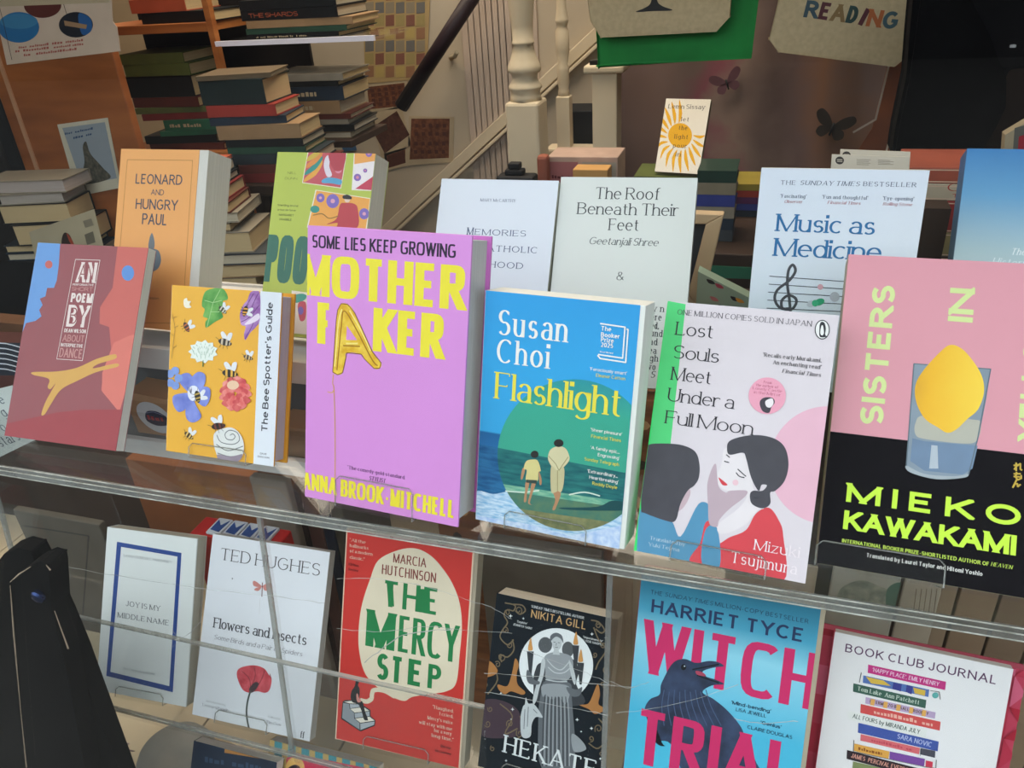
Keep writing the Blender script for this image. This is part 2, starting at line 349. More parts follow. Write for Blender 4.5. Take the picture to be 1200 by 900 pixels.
# ---------------------------------------------------------------- flat print on a face of a thing
def clip(poly, x0, x1, y0, y1):
    for ax, v, sg in ((0, x0, 1), (0, x1, -1), (1, y0, 1), (1, y1, -1)):
        out = []; n = len(poly)
        for i in range(n):
            a, b = poly[i], poly[(i + 1) % n]; ia = (a[ax] - v) * sg >= 0; ib = (b[ax] - v) * sg >= 0
            if ia: out.append(a)
            if ia != ib:
                t = (v - a[ax]) / (b[ax] - a[ax]); out.append((a[0] + t * (b[0] - a[0]), a[1] + t * (b[1] - a[1])))
        poly = out
        if len(poly) < 3: return []
    return poly
def smooth(pts, n=5, closed=True):
    out = []; N = len(pts)
    for i in range(N if closed else N - 1):
        if closed: p = [pts[(i + k) % N] for k in (-1, 0, 1, 2)]
        else: p = [pts[max(0, min(N - 1, i + k))] for k in (-1, 0, 1, 2)]
        for k in range(n):
            t = k / n; out.append(tuple(.5 * (2 * p[1][j] + (p[2][j] - p[0][j]) * t + (2 * p[0][j] - 5 * p[1][j] + 4 * p[2][j] - p[3][j]) * t * t + (3 * p[1][j] - p[0][j] - 3 * p[2][j] + p[3][j]) * t ** 3) for j in (0, 1)))
    if not closed: out.append(tuple(pts[-1]))
    return out
class Art:
    """print laid on the face y = 0 of parent (x to the right, z up); coordinates are read off the photograph
    and carried over to the face, or given in metres on the face when frame is None"""
    def __init__(s, parent, x0, x1, z0, z1, frame=(0, 0, 1), y=0.0):
        s.o = parent; s.r = (x0, x1, z0, z1); s.fr = frame; s.k = 0; s.y = y
        bpy.context.view_layer.update() if False else None
        s.inv = s.mat(parent).inverted()
    def mat(s, o):
        m = Matrix.Translation(o.location) @ o.rotation_euler.to_matrix().to_4x4() @ Matrix.Diagonal((*o.scale, 1))
        return (s.mat(o.parent) @ m) if o.parent else m
    def L(s, p):
        if s.fr is None: return p
        a, b, k = s.fr; px, py = a + p[0] / k, b + p[1] / k
        o = s.inv @ CAM; d = s.inv.to_3x3() @ ray(px, py); t = (s.y - o.y) / d.y
        return (o.x + d.x * t, o.z + d.z * t)
    def put(s, name, polys, col, label=None, step=0.0, clipit=True):
        v = []; f = []; s.k += 1; base = s.y - 0.00006 - s.k * 0.00002
        for i, q in enumerate(polys):
            if clipit: q = clip(q, *s.r)
            if len(q) < 3: continue
            n = len(v); y = base - (i % 9) * 0.0000018 * (1 if step else 0)
            v += [(a, y, b) for a, b in q]
            if len(q) == 4 and step: f.append(tuple(range(n, n + 4)))
            else: f += [tuple(n + j for j in t) for t in tessellate_polygon([[Vector((a, b, 0)) for a, b in q]])]
        if not v: return
        o = link(name, v, f, col if not isinstance(col, str) else INK(col), s.o)
        if label: o['label'] = label
        return o
    def poly(s, pts, col, name='cover_print', sm=False, label=None):
        q = [s.L(p) for p in pts]
        return s.put(name, [smooth(q) if sm else q], col, label)
    def blob(s, pts, col, name='cover_print', label=None): return s.poly(pts, col, name, True, label)
    def ell(s, cx, cy, rx, ry, col, rot=0, n=32, name='cover_print', label=None):
        return s.poly([(cx + rx * cos(t) * cos(rad(rot)) - ry * sin(t) * sin(rad(rot)), cy + rx * cos(t) * sin(rad(rot)) + ry * sin(t) * cos(rad(rot))) for t in [2 * pi * i / n for i in range(n)]], col, name, False, label)
    def many(s, items, col, name='cover_print', label=None, sm=False):
        qs = [[s.L(p) for p in pts] for pts in items]
        return s.put(name, [smooth(q) if sm else q for q in qs], col, label, 1)
    def lines(s, ls, wd, col, name='cover_line', sm=False, label=None):
        """wd in metres"""
        out = []
        for pts in ls:
            q = [s.L(p) for p in pts]
            if sm: q = smooth(q, 4, False)
            for a, b in zip(q, q[1:]):
                d = Vector((b[0] - a[0], b[1] - a[1])); 
                if d.length < 1e-7: continue
                n = Vector((-d.y, d.x)).normalized() * wd / 2; e = d.normalized() * wd * .2
                out.append([(a[0] - n.x - e.x, a[1] - n.y - e.y), (b[0] - n.x + e.x, b[1] - n.y + e.y), (b[0] + n.x + e.x, b[1] + n.y + e.y), (a[0] + n.x - e.x, a[1] + n.y - e.y)])
        return s.put(name, out, col, label, 1)
    def dashes(s, rows, h, col, name='small_print', seed=1):
        """print too small to read: rows (x0, y0, x1, y1) filled with short strokes"""
        R_ = random.Random(seed); out = []
        for x0, y0, x1, y1 in rows:
            t = 0.0; L_ = abs(x1 - x0) or 1
            while t < 1:
                w_ = min(R_.uniform(.5, 1.1) * h / L_, 1 - t); f = lambda u: (x0 + (x1 - x0) * u, y0 + (y1 - y0) * u)
                if R_.random() > .16:
                    a_, b_ = f(t), f(t + w_ * .8); k = h * R_.uniform(.5, .9) * (1 if s.fr is None else -1); out.append([a_, b_, (b_[0], b_[1] + k), (a_[0], a_[1] + k)])
                t += w_ + .08 * h / L_
        return s.many(out, col, name)
    def text(s, t, a, b, h, col, style='sans', name='lettering', snap=True, track=None, label=None):
        """text t from baseline start a to baseline end b (None: natural width), h = capital height in the frame's units"""
        A0 = s.L(a); hp = s.L((a[0], a[1] - h)) if s.fr is not None else (a[0], a[1] + h)
        if b is None: H = math.dist(A0, hp); ang = 0; wid = None
        else:
            B0 = s.L(b); wid = math.dist(A0, B0); ang = math.atan2(B0[1] - A0[1], B0[0] - A0[0])
            if s.fr is not None and abs(ang) > .8: H = math.dist(A0, s.L((a[0] - h * math.copysign(1, ang), a[1])))
            else: H = math.dist(A0, hp)
            if snap:
                q = round(ang / (pi / 2)) * pi / 2
                if abs(ang - q) < .12:
                    if abs(q) < .1: A0 = (A0[0], (A0[1] + B0[1]) / 2)
                    else: A0 = ((A0[0] + B0[0]) / 2, A0[1])
                    ang = q
        P, w = text_polys(t, H, wid, style, track)
        c, sn = cos(ang), sin(ang)
        return s.put(name, [[(A0[0] + x * c - y * sn, A0[1] + x * sn + y * c) for x, y in q] for q in P], col, label, 1)
# ---------------------------------------------------------------- books
def book(name, label, p, cover, spine=None, hard=False, group='books standing face out in the shop window', page='d6d3cb', back=None, inset=0.0, ct=None, pages_out=0.0):
    x, y, z, yaw, tilt, w, h, t = p
    root = empty(name, (x, y, z), (-rad(tilt), 0, rad(yaw))); tag(root, label, 'book', group)
    c = ct or (0.0024 if hard else 0.0005); i = 0.0035 if hard else inset
    cm = cover if not isinstance(cover, str) else M(cover, 0.38, 0.015, 12)
    sm = cm if spine is None else (spine if not isinstance(spine, str) else M(spine, 0.4, 0.02, 12))
    bm_ = sm if back is None else (back if not isinstance(back, str) else M(back, .4, .02, 12))
    MB().box((-w/2, 0, 0), (w/2, c, h)).build('front_cover', cm, root, bevel=.0004 if hard else 0)
    MB().box((-w/2, t - c, 0), (w/2, t, h)).build('back_cover', bm_, root, bevel=.0004 if hard else 0)
    MB().box((-w/2 - .0003, c * .2, 0), (-w/2 + c, t - c * .2, h)).build('spine', sm, root)
    pb = MB(); x1 = w/2 - i + pages_out
    pb.box((-w/2 + c, c, i), (x1, t - c, h - i)); pb.build('page_block', PAGES(page, 'Y'), root, bevel=.0006)
    return root, Art(root, -w/2, w/2, 0, h)
def stand(label, p, w, back_h=0.09, lip=0.02, root_z=None, shelf=0.968, grp='clear acrylic book stands', wire=False, off=0.0):
    """clear easel: tilted back plate, ledge under the book, turned-up lip in front of it, folded rear leg"""
    x, y, z, yaw, tilt, bw, bh, t = p
    root = empty('book_stand', (x, y, z), (-rad(tilt), 0, rad(yaw))); tag(root, label, 'book stand', grp)
    a = w / 2; e = 0.0016; o = off
    MB().box((o-a, t + .001, -0.001), (o+a, t + .0025, back_h)).build('back_plate', THIN, root)
    MB().box((o-a, -0.003, -0.0028), (o+a, t + .0025, -0.0008)).build('ledge', THIN, root)
    MB().box((o-a, -0.0034, -0.0026), (o+a, -0.0018, lip)).build('lip', THIN, root)
    r = .0006; L_ = [(o-a, -.0026, -.002), (o-a, -.0026, lip - .004), (o-a + .004, -.0026, lip), (o+a - .004, -.0026, lip), (o+a, -.0026, lip - .004), (o+a, -.0026, -.002), (o+a, t, -.0018)]
    MB().tube(L_, r, 6).build('bright_edge', THINEDGE, root)
    # rear leg: from the back plate's top down to the shelf
    ct_, st_ = cos(rad(tilt)), sin(rad(tilt)); dz = (z + (back_h) * ct_ - (t + .002) * st_) - shelf - .001
    # local direction of world down = (0, st?, ...): world (0,0,-1) -> local (0, sin t, -cos t)
    top = Vector((0, t + .002, back_h)); bot = top + Vector((0, st_, -ct_)) * dz + Vector((0, ct_, st_)) * .004
    MB().add([(o-a * .6, top.y, top.z), (o+a * .6, top.y, top.z), (o+a * .6, bot.y, bot.z), (o-a * .6, bot.y, bot.z), (o-a * .6, top.y + e, top.z), (o+a * .6, top.y + e, top.z), (o+a * .6, bot.y + e, bot.z), (o-a * .6, bot.y + e, bot.z)],
             [(3, 2, 1, 0), (4, 5, 6, 7), (0, 1, 5, 4), (1, 2, 6, 5), (2, 3, 7, 6), (3, 0, 4, 7)]).build('rear_leg', THIN, root)
    return root
def flat_book(name, label, loc, yaw, Lx, Dy, T, cover, page='c8b48e', group=None, side='F', cat='book', txt=None, txtcol='c9b98f', hard=True):
    """a book lying flat; side F: spine towards the window, P: page edges towards the window"""
    root = empty(name, loc, (0, 0, rad(yaw))); tag(root, label, cat, group); c = .0022 if hard else .0008; k = .003 if hard else .0004
    cv = MB().box((-Lx/2, -Dy/2, 0), (Lx/2, Dy/2, c)).box((-Lx/2, -Dy/2, T - c), (Lx/2, Dy/2, T))
    if side == 'F': cv.box((-Lx/2, -Dy/2 - .0005, c * .2), (Lx/2, -Dy/2 + c, T - c * .2)); pg = ((-Lx/2 + k, -Dy/2 + c, c), (Lx/2 - k, Dy/2 - k, T - c))
    else: cv.box((-Lx/2, Dy/2 - c, c * .2), (Lx/2, Dy/2, T - c * .2)); pg = ((-Lx/2 + k, -Dy/2 + k, c), (Lx/2 - k, Dy/2 - c, T - c))
    cv.build('cover', M(cover, .5, .06, 25), root)
    MB().box(*pg).build('page_block', PAGES(page, 'Z'), root)
    if txt:
        ar_ = Art(root, -Lx/2, Lx/2, 0, T, None, -Dy/2 - .0005)
        if txt == '-': ar_.dashes([(-Lx * .40, T * .32, Lx * .16, T * .32)], T * .36, txtcol, 'spine_lettering', int(Lx * 1e4))
        else: ar_.text(txt, (-Lx * .42, T * .28), (Lx * .1, T * .28), T * .42, txtcol, 'sans', 'spine_lettering')
    return root
# ================================================================ the setting
GY = 0.27                                  # plane of the shop window
X0, X1, YB = -3.3, 1.7, 3.3
struct(MB().box((-16, -12, -.1), (16, GY - .032, 0)).build('floor_pavement', M('33322f', .9, .1, 6, .3)))
struct(MB().box((X0, GY, -.1), (X1, YB, 0)).build('floor', M('5b4636', .6, .15, 8)))
struct(MB().box((X0, GY, 2.6), (X1, YB, 2.7)).build('ceiling', M('b9ad9a', .9, .05, 5)))
struct(MB().box((X0 - .1, GY, 0), (X0, YB, 2.6)).build('wall_left', M('9a8467', .9, .08, 5)))
struct(MB().box((X1, GY, 0), (X1 + .1, YB, 2.6)).build('wall_right', M('4a3a30', .9, .08, 5)))
struct(MB().box((X0, YB, 0), (X1, YB + .1, 2.6)).build('wall_back', M('c4b194', .9, .05, 5, .2)))
sf = M('22262b', .4, .05, 10)
OX0, OX1, OZ0, OZ1 = -1.75, 1.15, .42, 2.35
wf = MB().box((X0, GY - .03, 0), (OX0, GY + .05, 3.4)).box((OX1, GY - .03, 0), (X1, GY + .05, 3.4)).box((OX0, GY - .03, 0), (OX1, GY + .05, OZ0)).box((OX0, GY - .03, OZ1), (OX1, GY + .05, 3.4))
struct(wf.build('wall_front', sf))
fr = MB()
for a, b in (((OX0, OZ0), (OX0 + .05, OZ1)), ((OX1 - .05, OZ0), (OX1, OZ1)), ((OX0 + .05, OZ0), (OX1 - .05, OZ0 + .04)), ((OX0 + .05, OZ1 - .05), (OX1 - .05, OZ1))): fr.box((a[0], GY - .04, a[1]), (b[0], GY + .02, b[1]))
w1 = struct(fr.build('window_1', M('2b2f33', .35, .05, 10), bevel=.003))
pn = MB().box((OX0 + .05, GY - .006, OZ0 + .04), (OX1 - .05, GY, OZ1 - .05)).build('pane', WGLASS, w1)
# unseen terrace opposite, shaped for light: pale top bounces, dark base clears the glass
wo = struct(MB().box((-14, -10.3, 2.6), (14, -10, 4.6)).build('unseen_bounce_wall', M('e6e1d8', .9, .04, 3)))
MB().box((-14, -10.28, 0), (14, -10.02, 2.6)).build('dark_reflection_band', M('1c1b1c', .6, .1, 3), wo)
# window platform, beige boards
pl = struct(MB().box((OX0, GY + .052, .40), (OX1, 1.12, .45)).build('trim_platform', M('6a5a44', .8)))
n = 0
for i in range(14):
    bx0 = OX0 + i * .21; bx1 = min(bx0 + .207, OX1)
    if bx0 < OX1: MB().box((bx0, GY + .054, .4502), (bx1, 1.12, .458)).build('board', M('cdbb9c', .7, .08, 4, .2), pl, bevel=.0008)
struct(MB().box((OX0, 1.08, .458), (OX1, 1.12, .80)).build('trim_platform_back', M('6b4a33', .8, .12, 5)))

# ---- acrylic display stand with an upper shelf, a lower shelf and dividers
sh_z, lo_z, SY0, SY1 = .966, .678, .478, .602
LY0 = .432
cb = empty('display_shelving', (-.2, .5, .458)); tag(cb, 'scratched clear acrylic display shelving carrying the two rows of face-out books', 'shelf')
def local(mb, name, mat, **k):
    for v in mb.v: v -= Vector(cb.location)
    return mb.build(name, mat, cb, **k)
xa, xb = -.985, .62
for y_, z_ in ((SY0 - .0036, sh_z - .0022), (SY0 - .0036, sh_z - .0084), (SY0 - .0008, sh_z + .0006), (LY0 - .0007, lo_z + .0004)): local(MB().box((xa, y_, z_ - .0004), (xb, y_ + .0006, z_ + .0004)), 'painted_edge_highlight', M('d9d8d0', .4, .25, 40, 0, '8f8c82'))  # pale lines paint the highlights along the acrylic edges
local(MB().box((xa, SY0 + .001, sh_z - .006), (xb, SY1, sh_z)), 'upper_shelf', ACRYL)
local(MB().box((xa, SY0, sh_z - .0065), (xb, SY0 + .002, sh_z + .0005)), 'front_edge', ACEDGE)
local(MB().box((xa, SY0 - .003, sh_z - .0095), (xb, SY0 - .001, sh_z - .0025)), 'front_edge', ACEDGE)
local(MB().box((xa, LY0 + .003, lo_z - .005), (xb, SY1, lo_z)), 'lower_shelf', ACRYL)
local(MB().box((xa, LY0, lo_z - .005), (xb, LY0 + .003, lo_z + .0005)), 'front_edge', ACEDGE)
for px_t, py_t in ((0, 585), (303, 612), (714, 668)):
    P = at(px_t, py_t, SY0 - .002); x = P.x
    q = MB().prism([(SY0, sh_z - .01), (LY0 + .004, lo_z), (LY0 + .004, .4585), (LY0 + .010, .4585), (LY0 + .010, lo_z), (SY0 + .008, sh_z - .01)] if px_t == 303 else [(SY0, sh_z - .01), (LY0 + .004, lo_z), (LY0 + .004, .4585), (SY1, .4585), (SY1, sh_z - .007)], x - .002, x + .002, plane='yz'); local(q, 'divider', ACRYL)
    q = MB().prism([(SY0 - .0005, sh_z - .01), (LY0 + .001, lo_z + .0), (LY0 + .004, lo_z), (SY0 + .003, sh_z - .01)], x - .0022, x + .0022, plane='yz'); local(q, 'divider_edge', ACEDGE)
# low clear front panel of the lower compartment, cracked
def front_panel(xl, xr, zt, nm='front_panel'):
    yy = lambda z: LY0 + (z - lo_z) * (SY0 - LY0) / (sh_z - lo_z) - .0035
    local(MB().prism([(yy(lo_z), lo_z), (yy(lo_z) - .003, lo_z), (yy(zt) - .003, zt), (yy(zt), zt)], xl, xr, plane='yz'), nm, ACRYL)
    local(MB().prism([(yy(zt) - .0032, zt), (yy(zt) - .0032, zt + .0026), (yy(zt) + .0004, zt + .0026), (yy(zt) + .0004, zt)], xl, xr, plane='yz'), 'panel_edge', ACEDGE)
front_panel(-.72, -.205, .80)
crk = CLEAR('crack', (.8, .8, .8), .42, 1.5, .2)
def crack(pts, Y=.438, r=.0002):
    P = smooth([tuple(p) for p in pts], 5, False); random.seed(len(pts) * 7 + int(pts[0][0]))
    q = [at(x + random.uniform(-1, 1) * .8, y + random.uniform(-1, 1) * .8, Y) for x, y in P]
    local(MB().tube(q, [r * random.uniform(.5, 1.4) for _ in q], 5), 'crack', crk)
crack([(395, 679), (440, 678), (500, 688), (545, 702), (575, 712), (600, 726)], .44)
crack([(395, 737), (450, 740), (500, 734), (540, 738), (600, 742)], .437)
crack([(427, 776), (455, 755), (480, 742), (530, 737)], .436, .0004)
crack([(568, 789), (600, 791), (650, 794), (700, 802), (742, 806)], .436)
crack([(568, 811), (620, 820), (680, 832), (715, 838)], .435)
crack([(612, 761), (640, 772), (680, 786), (712, 800)], .437)
crack([(715, 799), (735, 806), (760, 800)], .436)
crack([(722, 836), (790, 826), (865, 803)], .436)
crack([(75, 664), (120, 672), (225, 688), (330, 700), (380, 707)], .44, .0002)
crack([(236, 727), (222, 742), (204, 750)], .437)
crack([(203, 739), (210, 752), (202, 757)], .437)
crack([(860, 842), (895, 848), (935, 845)], .436, .0003)

# ---- white stepped riser behind the front row
rz = empty('stepped_riser', (-.55, .66, .936)); tag(rz, 'white stepped display riser behind the front row at the left', 'display riser')
white = M('dfe1e0', .45, .03, 10); grey = M('6c7276', .6, .05, 10)
def lr(mb, name, mat, **k):
    for v in mb.v: v -= Vector(rz.location)
    return mb.build(name, mat, rz, **k)
ra, rb = -.80, -.37
lr(MB().box((ra, .614, .914), (rb, .665, .918)), 'lower_tread', grey)
lr(MB().box((ra, .606, .903), (rb, .614, .924)), 'lower_lip', white, bevel=.001)
lr(MB().box((ra, .665, .914), (rb, .669, 1.0235)), 'riser_panel', grey)
lr(MB().box((ra, .638, 1.003), (rb, .646, 1.030)), 'upper_lip', white, bevel=.001)
lr(MB().box((ra, .6462, 1.0236), (rb, .83, 1.027)), 'upper_tread', white)
lr(MB().box((ra, .83, .93), (rb, .834, 1.03)), 'back_panel', white)
for x in (ra + .004, rb - .004): lr(MB().box((x - .003, .80, .4585), (x + .003, .83, .9998)), 'leg', ACRYL)
# ================================================================ the books standing face out
P = {
'an': (-0.6859, 0.5159, 0.9761, 0.4, 35.3, 0.1465, 0.2123, 0.012),
'bee': (-0.4926, 0.5229, 0.9797, -0.5, 25.1, 0.1255, 0.1657, 0.024),
'mother': (-0.2952, 0.4754, 0.9853, -3.6, 19.3, 0.1493, 0.2364, 0.042),
'flash': (-0.1503, 0.4842, 0.9811, -4.6, 17.3, 0.1238, 0.1924, 0.034),
'lost': (-0.0137, 0.4754, 0.9820, -3.4, 33.5, 0.1263, 0.1980, 0.022),
'sis': (0.1310, 0.4914, 0.9838, -2.1, 40.3, 0.1476, 0.2437, 0.024),
'leonard': (-0.6625, 0.6526, 1.0475, -1.3, 27.8, 0.1087, 0.2014, 0.040),
'poor': (-0.4666, 0.6679, 1.0441, -2.1, 30.0, 0.1220, 0.2010, 0.030),
'memories': (-0.2831, 0.7039, 1.0039, 0.1, 32.1, 0.1337, 0.2079, 0.025),
'roof': (-0.1406, 0.7060, 0.9990, 1.9, 33.2, 0.1425, 0.2185, 0.015),
'music': (0.0559, 0.6876, 1.0237, -0.8, 13.3, 0.1337, 0.1980, 0.030),
'blue': (0.2342, 0.7038, 1.0247, -3.0, 30.0, 0.1500, 0.2200, 0.030),
'joy': (-0.6231, 0.4448, 0.6885, 3.1, 29.7, 0.1176, 0.1863, 0.018),
'ted': (-0.4806, 0.4445, 0.6860, 1.1, 32.7, 0.1445, 0.1973, 0.012),
'mercy': (-0.3124, 0.4548, 0.6888, 0.7, 25.8, 0.1388, 0.2241, 0.020),
'hekate': (-0.1649, 0.4580, 0.6908, -3.1, 28.0, 0.1216, 0.1750, 0.025),
'witch': (-0.0072, 0.4501, 0.6901, -2.0, 21.9, 0.1501, 0.2310, 0.025),
'club': (0.1507, 0.4774, 0.6882, -3.4, 21.8, 0.1351, 0.1878, 0.018),
'lemn': (-0.2278, 1.9837, 0.8891, -10.4, 25.0, 0.1111, 0.1773, 0.015),
}
GU, GB, GL = 'books on the upper front shelf', 'books on the raised rear row', 'books on the lower shelf'
wht = 'f2f1ec'
# ---- AN ... POEM BY
r, a = book('paperback_book', 'red-brown poetry paperback with a blue face profile and yellow hand, far left of front row', P['an'], '955055', group=GU)
a.fr = (0, 250, 3)
a.poly([(125, 90), (213, 90), (207, 180), (200, 235), (190, 262), (166, 262), (160, 292), (140, 300), (150, 322), (138, 340), (146, 362), (125, 378), (92, 386), (74, 430), (60, 470)], '6d9bd6')
a.poly([(415, 105), (540, 115), (500, 420), (455, 590), (430, 640), (385, 632), (356, 622), (362, 570), (395, 520), (384, 400), (350, 388), (352, 330), (396, 262)], 'c9675f')
a.poly([(455, 430), (500, 420), (420, 700), (358, 625), (360, 560), (400, 455)], 'd9776b')
a.ell(172, 180, 13, 14, 'c9675f'); a.ell(450, 210, 22, 27, '5f8fd0')
a.poly([(-10, 900), (20, 740), (200, 700), (300, 690), (450, 690), (400, 900)], 'a04248')
a.blob([(118, 558), (200, 556), (270, 543), (340, 512), (398, 496), (410, 500), (404, 512), (345, 530), (330, 545), (408, 528), (412, 540), (340, 558), (270, 590), (215, 620), (180, 670), (158, 706), (146, 706), (162, 660), (195, 600), (178, 618), (168, 610), (172, 582), (118, 568)], 'd6a457')
a.lines([[(266, 162), (352, 165), (290, 518), (200, 512), (266, 162)]], .0006, 'e8dcd6')
for t, x0, y0, x1, y1, h, st in (('AN', 266, 242, 334, 245, 70, 'sansb'), ('PERFORMATIVE', 255, 254, 330, 256, 7, 'sansb'), ('SHORT', 252, 272, 326, 275, 14, 'sans'), ('POEM', 248, 312, 324, 316, 32, 'fat'), ('BY', 232, 398, 308, 402, 76, 'sansb'), ('DEAN WILSON', 226, 418, 302, 422, 13, 'sansb'), ('ABOUT', 220, 450, 296, 454, 24, 'sans'), ('INTERPRETIVE', 214, 468, 292, 473, 12, 'sansb'), ('DANCE', 208, 505, 288, 511, 32, 'sans')):
    a.text(t, (x0, y0), (x1, y1), h, 'ead9d4' if t in ('AN', 'POEM', 'BY', 'DEAN WILSON', 'INTERPRETIVE', 'PERFORMATIVE') else 'c98f8c', st, 'title_lettering', snap=False)
for t, x0, y0, x1, y1 in (('AN', 276, 232, 326, 234),): a.text(t, (x0, y0), (x1, y1), 52, '955055', 'light', 'title_lettering', snap=False)
a.text('BY', (243, 388), (299, 391), 56, '955055', 'light', 'title_lettering', snap=False)
# ---- The Bee Spotter's Guide
r, a = book('hardback_book', 'yellow hardback bee guide with painted bees and flowers and a white spine strip', P['bee'], 'eeb13c', spine='dfe4ea', hard=True, back='e0a02c', group=GU, page='d5d0d2')
a.fr = (180, 320, 3.75)
a.poly([(470, 60), (570, 70), (528, 860), (438, 850)], 'e3e8ef', label='white strip')
a.text("The Bee Spotter's Guide", (500, 700), (525, 130), 27, '3d4048', 'sansb', 'title_lettering', snap=False)
a.text('DAVE', (468, 797), (497, 799), 8, '4a4c52', 'sansb', 'author_lettering'); a.text('GOULSON', (457, 811), (508, 814), 8, '4a4c52', 'sansb', 'author_lettering')
LEAF = M('3f8c3c', .5, .2, 60, 0, '79b45c')
a.blob([(225, 85), (260, 68), (300, 66), (322, 90), (326, 115), (305, 125), (320, 150), (300, 170), (305, 195), (270, 215), (232, 240), (228, 215), (238, 200), (218, 190), (225, 160), (212, 140)], LEAF, 'leaf_print')
a.lines([[(295, 70), (262, 130), (235, 238)], [(262, 130), (300, 120)], [(262, 130), (225, 120)], [(250, 170), (290, 170)]], .0006, 'a9cf8c', 'leaf_vein_print')
PUR = M('8a4f9a', .5, .25, 70, 0, 'c39bd0')
a.blob([(428, 84), (466, 84), (468, 200), (452, 235), (425, 262), (404, 294), (398, 270), (405, 235), (385, 225), (380, 180), (395, 140), (412, 120)], PUR, 'petal_print')
a.lines([[(460, 90), (430, 160), (440, 215), (402, 290)], [(466, 140), (420, 195), (385, 215)], [(440, 90), (405, 150)]], .0007, '5e2f70', 'petal_line_print', True)
a.blob([(440, 190), (462, 178), (466, 200), (430, 222), (400, 225)], 'e8d9e8', 'petal_print')
def bee(x, y, s, ang, c1='2e2620', c2='e9a23a', wing=True):
    ca, sa = cos(rad(ang)), sin(rad(ang))
    def T(pts): return [(x + (p[0] * ca - p[1] * sa) * s, y + (p[0] * sa + p[1] * ca) * s) for p in pts]
    if wing: a.many([smooth(T([(-2, -4), (-14, -20), (-8, -26), (4, -14)]), 3), smooth(T([(4, -4), (6, -24), (16, -26), (14, -8)]), 3)], 'e6e6e8', 'bee_wing_print')
    a.blob(T([(-16, 0), (-8, -8), (4, -8), (16, -3), (20, 2), (12, 8), (-6, 8)]), c1, 'bee_print')
    a.many([T([(-9, -8), (-4, -8), (-3, 8), (-8, 8)]), T([(3, -8), (8, -7), (9, 8), (4, 8)]), T([(13, -4), (16, -3), (16, 5), (13, 7)])], c2, 'bee_stripe_print')
    a.lines([T([(-6, 6), (-10, 16)]), T([(0, 8), (0, 18)]), T([(7, 7), (12, 16)]), T([(-15, -3), (-24, -8)])], .0004, '2e2620', 'bee_leg_print')
bee(145, 235, 1.3, 60, '4a3a34', 'c26a3a'); bee(303, 160, 1.2, 40, '4b4a3c', 'd0ccb4'); bee(312, 303, 1.7, 12, '3a3430', 'c9b9a0'); bee(415, 370, 1.2, 15, '5a4a3e', 'd5b478'); bee(155, 712, 1.3, 35, '4b3a20', 'e9c26a'); bee(405, 165, 1.3, 100)
a.blob([(136, 116), (148, 110), (152, 122), (166, 124), (160, 138), (168, 150), (150, 154), (138, 148), (134, 132)], 'f3ead6', 'badge_print')
a.lines([[(84, 180), (96, 240), (90, 300), (82, 375)], [(84, 200), (104, 190)], [(92, 240), (110, 232)], [(90, 275), (72, 262)], [(88, 330), (104, 318)]], .0005, 'a5803a', 'stem_print', True)
a.many([smooth([(220 + 66 * cos(t) * (.8 + .2 * ((i % 2))), 345 + 52 * sin(t) * (.8 + .2 * (i % 2))) for i, t in enumerate([2 * pi * k / 22 for k in range(22)])], 2)], 'e9efe6', 'clover_print')
random.seed(3); a.lines([[(220 + 50 * cos(t) * q, 345 + 38 * sin(t) * q), (220 + 62 * cos(t) * q, 345 + 30 * sin(t) * q - 12)] for t in [2 * pi * k / 14 for k in range(14)] for q in (.4, .8)], .0006, '9cb5a0', 'clover_line_print')
a.lines([[(220, 385), (219, 410)]], .0012, '4d7a44', 'stem_print')
BLU = M('8f9be0', .5, .12, 60, 0, '6673c4')
a.many([smooth([(x + dx * 1.0, y + dy) for dx, dy in pts], 4) for x, y, pts in (
    (168, 530, [(0, 0), (-52, -50), (-46, -82), (-10, -90), (14, -50)]), (168, 530, [(0, 0), (-4, -60), (30, -96), (62, -80), (52, -30)]), (168, 530, [(0, 0), (40, -30), (80, -24), (82, 20), (60, 56), (24, 34)]), (168, 530, [(0, 0), (20, 50), (44, 100), (10, 126), (-20, 110), (-24, 60)]), (168, 530, [(0, 0), (-20, 60), (-56, 80), (-80, 44), (-74, 6)]))], BLU, 'petal_print', sm=False)
a.many([smooth([(92 + 20 * cos(i * 1.25) + 18 * cos(t), 462 + 34 * sin(i * 1.25) + 18 * sin(t)) for t in [k * pi / 4 for k in range(8)]], 2) for i in range(5)], M('8aa5e4', .5, .1, 60), 'petal_print')
a.ell(178, 528, 26, 34, 'e9e9f4', name='flower_heart_print'); a.lines([[(150 + 3 * i, 500 + 6 * (i % 3)), (168, 530)] for i in range(8)], .0004, '3a3550', 'stamen_print')
bee(196, 540, 1.5, 75, '2c2a26', 'b79a4a')
PNK = M('dd5a58', .5, .2, 90, 0, 'f09a90'); PK2 = M('c9424a', .5, .2, 90, 0, 'e0706a')
random.seed(5)
for k, (ry, n_) in enumerate(((1.0, 13), (.78, 11), (.55, 9), (.34, 7))):
    for par in (0, 1):
        qs = []
        for i in range(par, n_, 2):
            t = 2 * pi * i / n_ + k * .4; cx_, cy_ = 362 + 52 * ry * cos(t), 530 + 62 * ry * sin(t); w_ = 20 - 2 * k
            qs.append([(cx_ + w_ * cos(u) * (1 + .12 * sin(3 * u + i)), cy_ + w_ * .8 * sin(u) * (1 + .12 * cos(4 * u))) for u in [2 * pi * m / 12 for m in range(12)]])
        a.many(qs, (PNK, PK2)[(k + par) % 2], 'petal_print')
a.ell(352, 492, 26, 20, 'f0c9a8', name='flower_heart_print'); bee(335, 440, 1.9, 5, '322a24', 'e7b24c')
